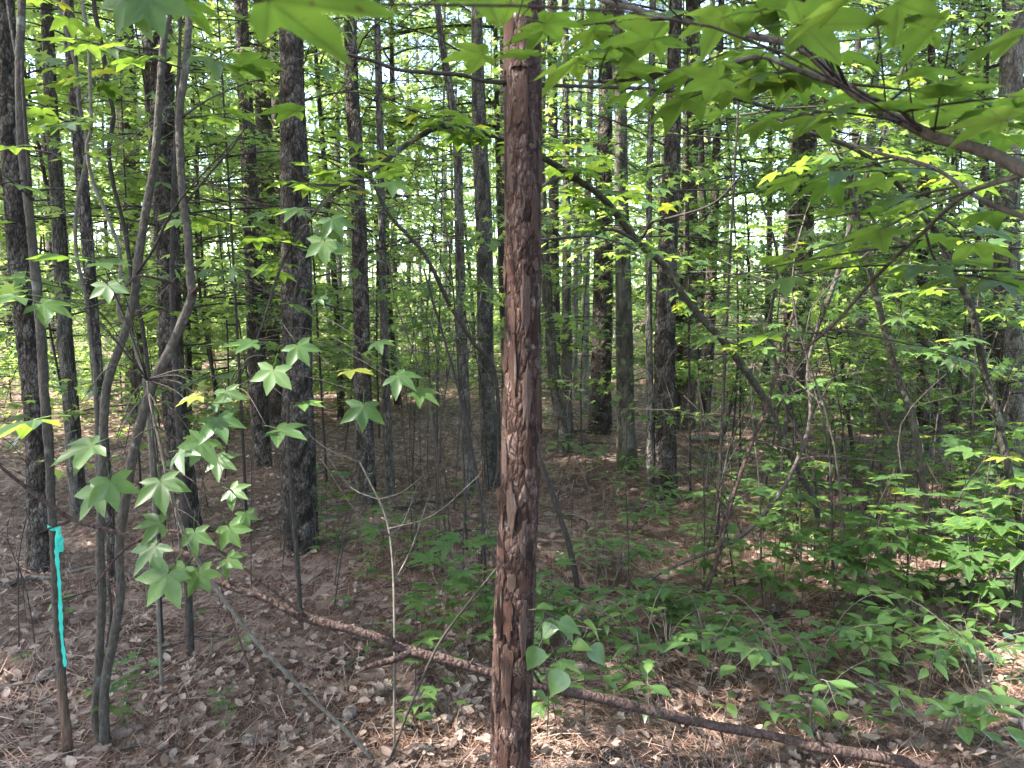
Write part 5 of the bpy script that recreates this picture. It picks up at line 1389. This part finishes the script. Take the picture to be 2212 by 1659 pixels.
def straw(n, ymin, ymax, power, w, L0):
    x, y = scatter_xy(n, ymin, ymax, power)
    # clumps: neighbours share a direction
    a = 2.2 * np.sin(1.7 * x + .9 * y) + 1.6 * np.sin(2.3 * y - 1.1 * x) + rng.normal(0, .9, n)
    L = L0 * rng.uniform(.5, 1.15, n)
    bend = rng.normal(0, .25, n) * L
    d = np.stack([np.cos(a), np.sin(a)], -1); s = np.stack([-d[:, 1], d[:, 0]], -1)
    lift = rng.uniform(.002, .030, n) + np.where(rng.random(n) < .15, rng.uniform(0, .035, n), 0)
    tilt = rng.normal(0, .018, n)
    V = np.zeros((n, 6, 3))
    for i, f in enumerate((-.5, 0, .5)):
        c = np.stack([x, y], -1) + d * (L * f)[:, None] + s * (bend * (f * f * 2))[:, None]
        z = ground(c[:, 0], c[:, 1]) + lift + tilt * f * 2
        for j, q in enumerate((-.5, .5)):
            V[:, 2 * i + j, :2] = c + s * (w * q * (1 if i < 2 else .5))
            V[:, 2 * i + j, 2] = z + (.0006 if j else 0)
    T = np.array([(0, 1, 3), (0, 3, 2), (2, 3, 5), (2, 5, 4)])
    return V.reshape(-1, 3), (T[None] + (np.arange(n) * 6)[:, None, None]).reshape(-1, 3)
V1, F1 = straw(58000, 1.9, 7.5, 1.25, .0024, .15)
V2, F2 = straw(26000, 6.0, 16, 1.2, .006, .2)
o = part('pine_straw', new_mesh('pine_straw', np.concatenate([V1, V2]), np.concatenate([F1, F2 + len(V1)]), False, M_STRAW), kind='stuff')
tag(o, 'mat of fallen rusty pine needles over the forest floor', 'pine straw', kind='stuff')

# low green cover farther back
n = 26000
x, y = scatter_xy(n, 7.5, 34, 1.1)
f = np.sin(.9 * x + 1.3 * np.sin(.7 * y)) + np.sin(.6 * y + 1.1 * x + 2) + .7 * np.sin(2.3 * x - 1.3 * y)
keep = (f + rng.normal(0, .5, n) + np.clip((y - 12) * .25, -1, 2) + np.where(x > 2, .9, 0)) > .8
x, y = x[keep], y[keep]; n = len(x)
O = np.stack([x, y, ground(x, y) + .05 + .45 * rng.random(n) ** 1.5 * np.clip((y - 4) / 7, .5, 3.2)], -1)
a = rng.random(n) * 6.28
V, Fc = batch(SLV, SLF, O, np.stack([np.cos(a), np.sin(a), rng.normal(-.1, .2, n)], -1), np.array([0, 0, 1.]) + rng.normal(0, .25, (n, 3)), .065 * rng.uniform(.6, 1.2, n))
o = part('ground_cover', new_mesh('ground_cover', V, Fc, False, M_CROWN), kind='stuff')
tag(o, 'low leafy green cover spreading under the far trees', 'ground cover', kind='stuff')

# ------------------------------------------------------------------ the wood behind: copies of a few kinds
random.seed(33)
def bg_proto(name, label, cat, group, u):
    t = thing(name, label, cat, (0, 0, -60), group)
    part('trunk', u[0], t); part('crown', u[1], t, 'stuff')
    return t
LAB = {0: 'young hardwood with broad tiers of bright leaves in the wood behind', 1: 'short bushy hardwood in the wood behind', 2: 'tall leafy hardwood in the wood behind', 3: 'low spreading hardwood bush in the wood behind', 4: 'leafy hardwood with a bare lower trunk in the wood behind', 5: 'tall slim hardwood with high leaves in the wood behind', 6: 'small leafy understory sapling in the wood behind'}
PROT = {i: bg_proto('understory_tree', LAB[i], 'tree', 'understory trees in the wood behind', UND[i]) for i in UND.__class__(range(7))}
def pine_bg(i, H, r0):
    t = thing('pine_tree', '', 'tree', (0, 0, -60), 'pines in the wood behind')
    zz = np.linspace(-.2, H, 16)
    P = np.stack([.04 * np.sin(zz * .5 + i), .04 * np.cos(zz * .4 + i), zz], -1)
    V, Q, idv = trunk_geo(P, r0 * np.linspace(1, .3, 16), 14, .09, 9, 7, .12, .12, .2, 200 + i)
    part('trunk', new_mesh('trunk', V, Q, True, M_POLE_HAZE if i in (1, 3) else M_PINE, idv), t)  # thin poles take the bark with distance haze in its colour
    r = random.Random(i)
    for k in range(5):
        o = part('dead_limb', r.choice(LIMBS), t); o.location = (0, 0, r.uniform(1.2, 8)); o.rotation_euler = (r.uniform(-.3, .3), r.uniform(-.7, .3), r.uniform(0, 6.28))
    lm, cr = PCROWN[i % 3]
    for nm, me, kd in (('crown_limb', lm, None), ('crown', cr, 'stuff')):
        o = part(nm, me, t, kd); o.scale = (.45, .45, H / 17)
    return t
PPINE = [pine_bg(i, h, r) for i, (h, r) in enumerate(((17, .10), (15, .07), (18, .13), (14, .05)))]
PLAB = ['straight scaly dark pine in the wood behind', 'slender grey pine in the wood behind', 'stout dark pine in the wood behind', 'very thin grey pole like pine in the wood behind']
PCAN = [bg_proto('hardwood_tree', 'tall canopy hardwood standing outside the thicket', 'tree', 'canopy hardwoods', c) for c in CAN]
CM = child_map()
used = set()
def put_bg(src, x, y, s, label=None, group=None):
    o = src if src.name not in used else copy_tree(src, CM)
    used.add(src.name)
    o.location = (x, y, float(ground(x, y))); o.rotation_euler.z = random.uniform(0, 6.28); o.scale = (s, s, s)
    if label: o['label'] = label
    if group: o['group'] = group
    return o
# trunks of the wood behind
placed = []
def ok(x, y, d):
    for a, b in placed:
        if (a - x) ** 2 + (b - y) ** 2 < d * d: return False
    placed.append((x, y)); return True
n = 0
while n < 104:
    y = 9.5 + 33 * random.random() ** 1.1; x = random.uniform(-1, 1) * (.70 * y + 1.5)
    if not ok(x, y, .8): continue
    i = random.choices((0, 1, 2, 3), (3, 3, 1, 4))[0]
    put_bg(PPINE[i], x, y, random.uniform(.85, 1.15), PLAB[i]); n += 1
placed = []
n = 0
while n < 90:
    y = 9.0 + 36 * random.random() ** 1.35; x = random.uniform(-1, 1) * (.72 * y + 2)
    if not ok(x, y, 1.1): continue
    if y < 13 and -3.2 < x < 2.6:
        i = random.choice((4, 5, 2))
    else:
        i = random.choices(range(7), (4, 4, 4, 3, 3, 3, 2))[0]
    put_bg(PROT[i], x, y, random.uniform(.8, 1.2), LAB[i]); n += 1
BUSH = [hardwood(120 + i, h, .012, .15, sp, nb, 6, SL, .058, M_HARD) for i, (h, sp, nb) in enumerate(((1.7, 1.1, 22), (1.2, .9, 18), (2.3, 1.2, 24)))]
BLAB = ['low leafy bush in the green thicket under the far trunks', 'very low leafy bush in the green thicket under the far trunks', 'head high leafy bush in the green thicket under the far trunks']
PBUSH = [bg_proto('leafy_bush', BLAB[i], 'bush', 'leafy bushes under the far trunks', b) for i, b in enumerate(BUSH)]
CM = child_map()
placed = []
n = 0
while n < 165:
    y = 10.0 + 22 * random.random() ** 1.3; x = random.uniform(-1, 1) * (.72 * y + 1)
    if not ok(x, y, .7): continue
    if y < 11.5 and -2.0 < x < 2.2: continue
    i = random.choices((0, 1, 2), (4, 4 if y < 15 else 1, 3))[0]
    put_bg(PBUSH[i], x, y, random.uniform(.8, 1.2), BLAB[i]); n += 1
# thin saplings with sparse layered leaves standing between the measured trunks
AIRY = [hardwood(150 + i, h, .011, z0, sp, nb, 3.0, SL, .066, M_TWIG, up_in=.25) for i, (h, z0, sp, nb) in enumerate(((4.5, .9, 1.5, 17), (3.4, .6, 1.2, 14), (5.5, 1.5, 1.7, 18)))]
ALAB = ['thin sapling with sparse layered leaves ', 'short thin sapling with sparse layered leaves ', 'tall thin sapling with sparse layered leaves ']
PAIRY = [bg_proto('airy_sapling', a, 'sapling', 'airy saplings between the trunks', b) for a, b in zip(ALAB, AIRY)]
CM = child_map()
for (u, y, i, wh) in ((60, 6.5, 0, 'beyond the dark furrowed pine'), (290, 6.2, 2, 'seen through the forked sapling'), (470, 6.6, 0, 'between the large grey scaly pine and the brown pine'), (560, 7.4, 1, 'by the foot of the brown pine'), (700, 6.4, 2, 'beside the widest dark pine'), (735, 8.2, 1, 'behind the straight dark pine'), (940, 8.4, 2, 'behind the dark leaning trunk'), (1090, 7.6, 1, 'behind the red flaking pine'), (1260, 8.0, 0, 'before the sunlit scaly pine'), (1380, 7.8, 1, 'behind the thin dark trunk'), (1500, 6.4, 2, 'beside the scaly grey pine'), (1580, 7.4, 0, 'before the small brown pine'), (1650, 5.8, 1, 'near the arch of the bent mossy sapling'), (1800, 6.8, 2, 'beside the pine wrapped in twigs'), (1880, 5.6, 1, 'before the dark curving sapling'), (2060, 6.3, 0, 'between the slender pine and the stout mottled trunk'), (2130, 5.4, 1, 'before the stout mottled trunk'), (400, 8.4, 2, 'far behind the large grey scaly pine'),
    (170, 5.6, 1, 'beside the slender grey trunk'), (330, 5.2, 0, 'close behind the forked sapling'), (520, 5.4, 2, 'before the brown pine in the sunlit patch'), (1560, 5.0, 2, 'behind the arch of the bent mossy sapling')):
    x = (u - 1106) / F * y
    put_bg(PAIRY[i], x, y, random.uniform(.85, 1.1), ALAB[i] + wh)
# nearer young hardwoods seen at the sides
for (x, y, i, s, lab) in ((3.3, 7.2, 3, .9, 'low spreading hardwood bush behind the thin reddish pine'), (4.6, 8.0, 1, .9, 'short bushy hardwood behind the stout mottled trunk'), (2.4, 8.8, 3, .9, 'low spreading hardwood bush behind the pine wrapped in twigs'), (4.0, 6.2, 6, .9, 'small leafy understory sapling before the stout mottled trunk'), (2.1, 6.9, 6, .85, 'small leafy understory sapling before the pine wrapped in twigs'), (-4.9, 8.4, 1, .9, 'short bushy hardwood behind the dark furrowed pine'), (-3.4, 8.9, 3, .9, 'low spreading hardwood bush behind the large grey scaly pine'), (-1.6, 9.2, 6, 1.1, 'small leafy sapling behind the straight dark pine'), (1.0, 9.6, 6, 1.1, 'small leafy sapling behind the sunlit scaly pine'), (5.8, 9.2, 3, 1.1, 'low spreading hardwood bush far behind the stout mottled trunk')):
    put_bg(PROT[i], x, y, s, lab, 'nearer young hardwoods')
# canopy around and behind the camera that shades the place
def canopy(n, x0, x1, y0, y1, d, first):
    for k in range(n):
        for _ in range(60):
            x, y = random.uniform(x0, x1), random.uniform(y0, y1)
            if y > 1.5 and abs(x) < .72 * y + 1.2: continue
            if abs(x) < 2.0 and abs(y) < 2.0: continue
            if ok(x, y, d): break
        else: continue
        if k % 3 == 2: put_bg(PPINE[k % 4], x, y, random.uniform(.9, 1.1), 'pine standing in the wood around the clearing', 'pines around the clearing')
        else: put_bg(PCAN[k % 2], x, y, random.uniform(.8, 1.05), 'tall unseen canopy hardwood added to shade the near leaves and ground')
placed = []
for (x, y, k) in ((-5.0, -1.2, 0), (-9.6, 2.6, 1), (-3.9, -2.2, 1), (-11.5, 4.2, 0)):  # unseen trees added to block sun from near leaves and left ground
    placed.append((x, y)); put_bg(PCAN[k], x, y, .95, 'tall unseen canopy hardwood added to shade the near leaves and ground')
canopy(7, -15, -8, -4, 8, 1.6, True)
canopy(10, -8, 9, -12, 0, 2.2, False)
canopy(8, 5, 16, -4, 14, 2.2, False)
canopy(3, -34, -16, -8, 26, 3.0, False)

# the wood far away that reads as one mass
n = 42000
y = 40 + 30 * rng.random(n); x = (rng.random(n) * 2 - 1) * (.75 * y + 4)
z = ground(x, y) + .2 + 15 * rng.random(n) ** 1.9
V, Fc = batch(KLV, KLF, np.stack([x, y, z], -1), rng.normal(0, 1, (n, 3)), np.array([0, -.2, .8]) + rng.normal(0, .5, (n, 3)), .42 * rng.uniform(.5, 1.2, n))
o = part('distant_wood', new_mesh('distant_wood', V, Fc, False, M_CROWN), kind='stuff')
tag(o, 'mass of bright green foliage closing the view far behind', 'wood', kind='stuff')
print('objects', len(bpy.data.objects))
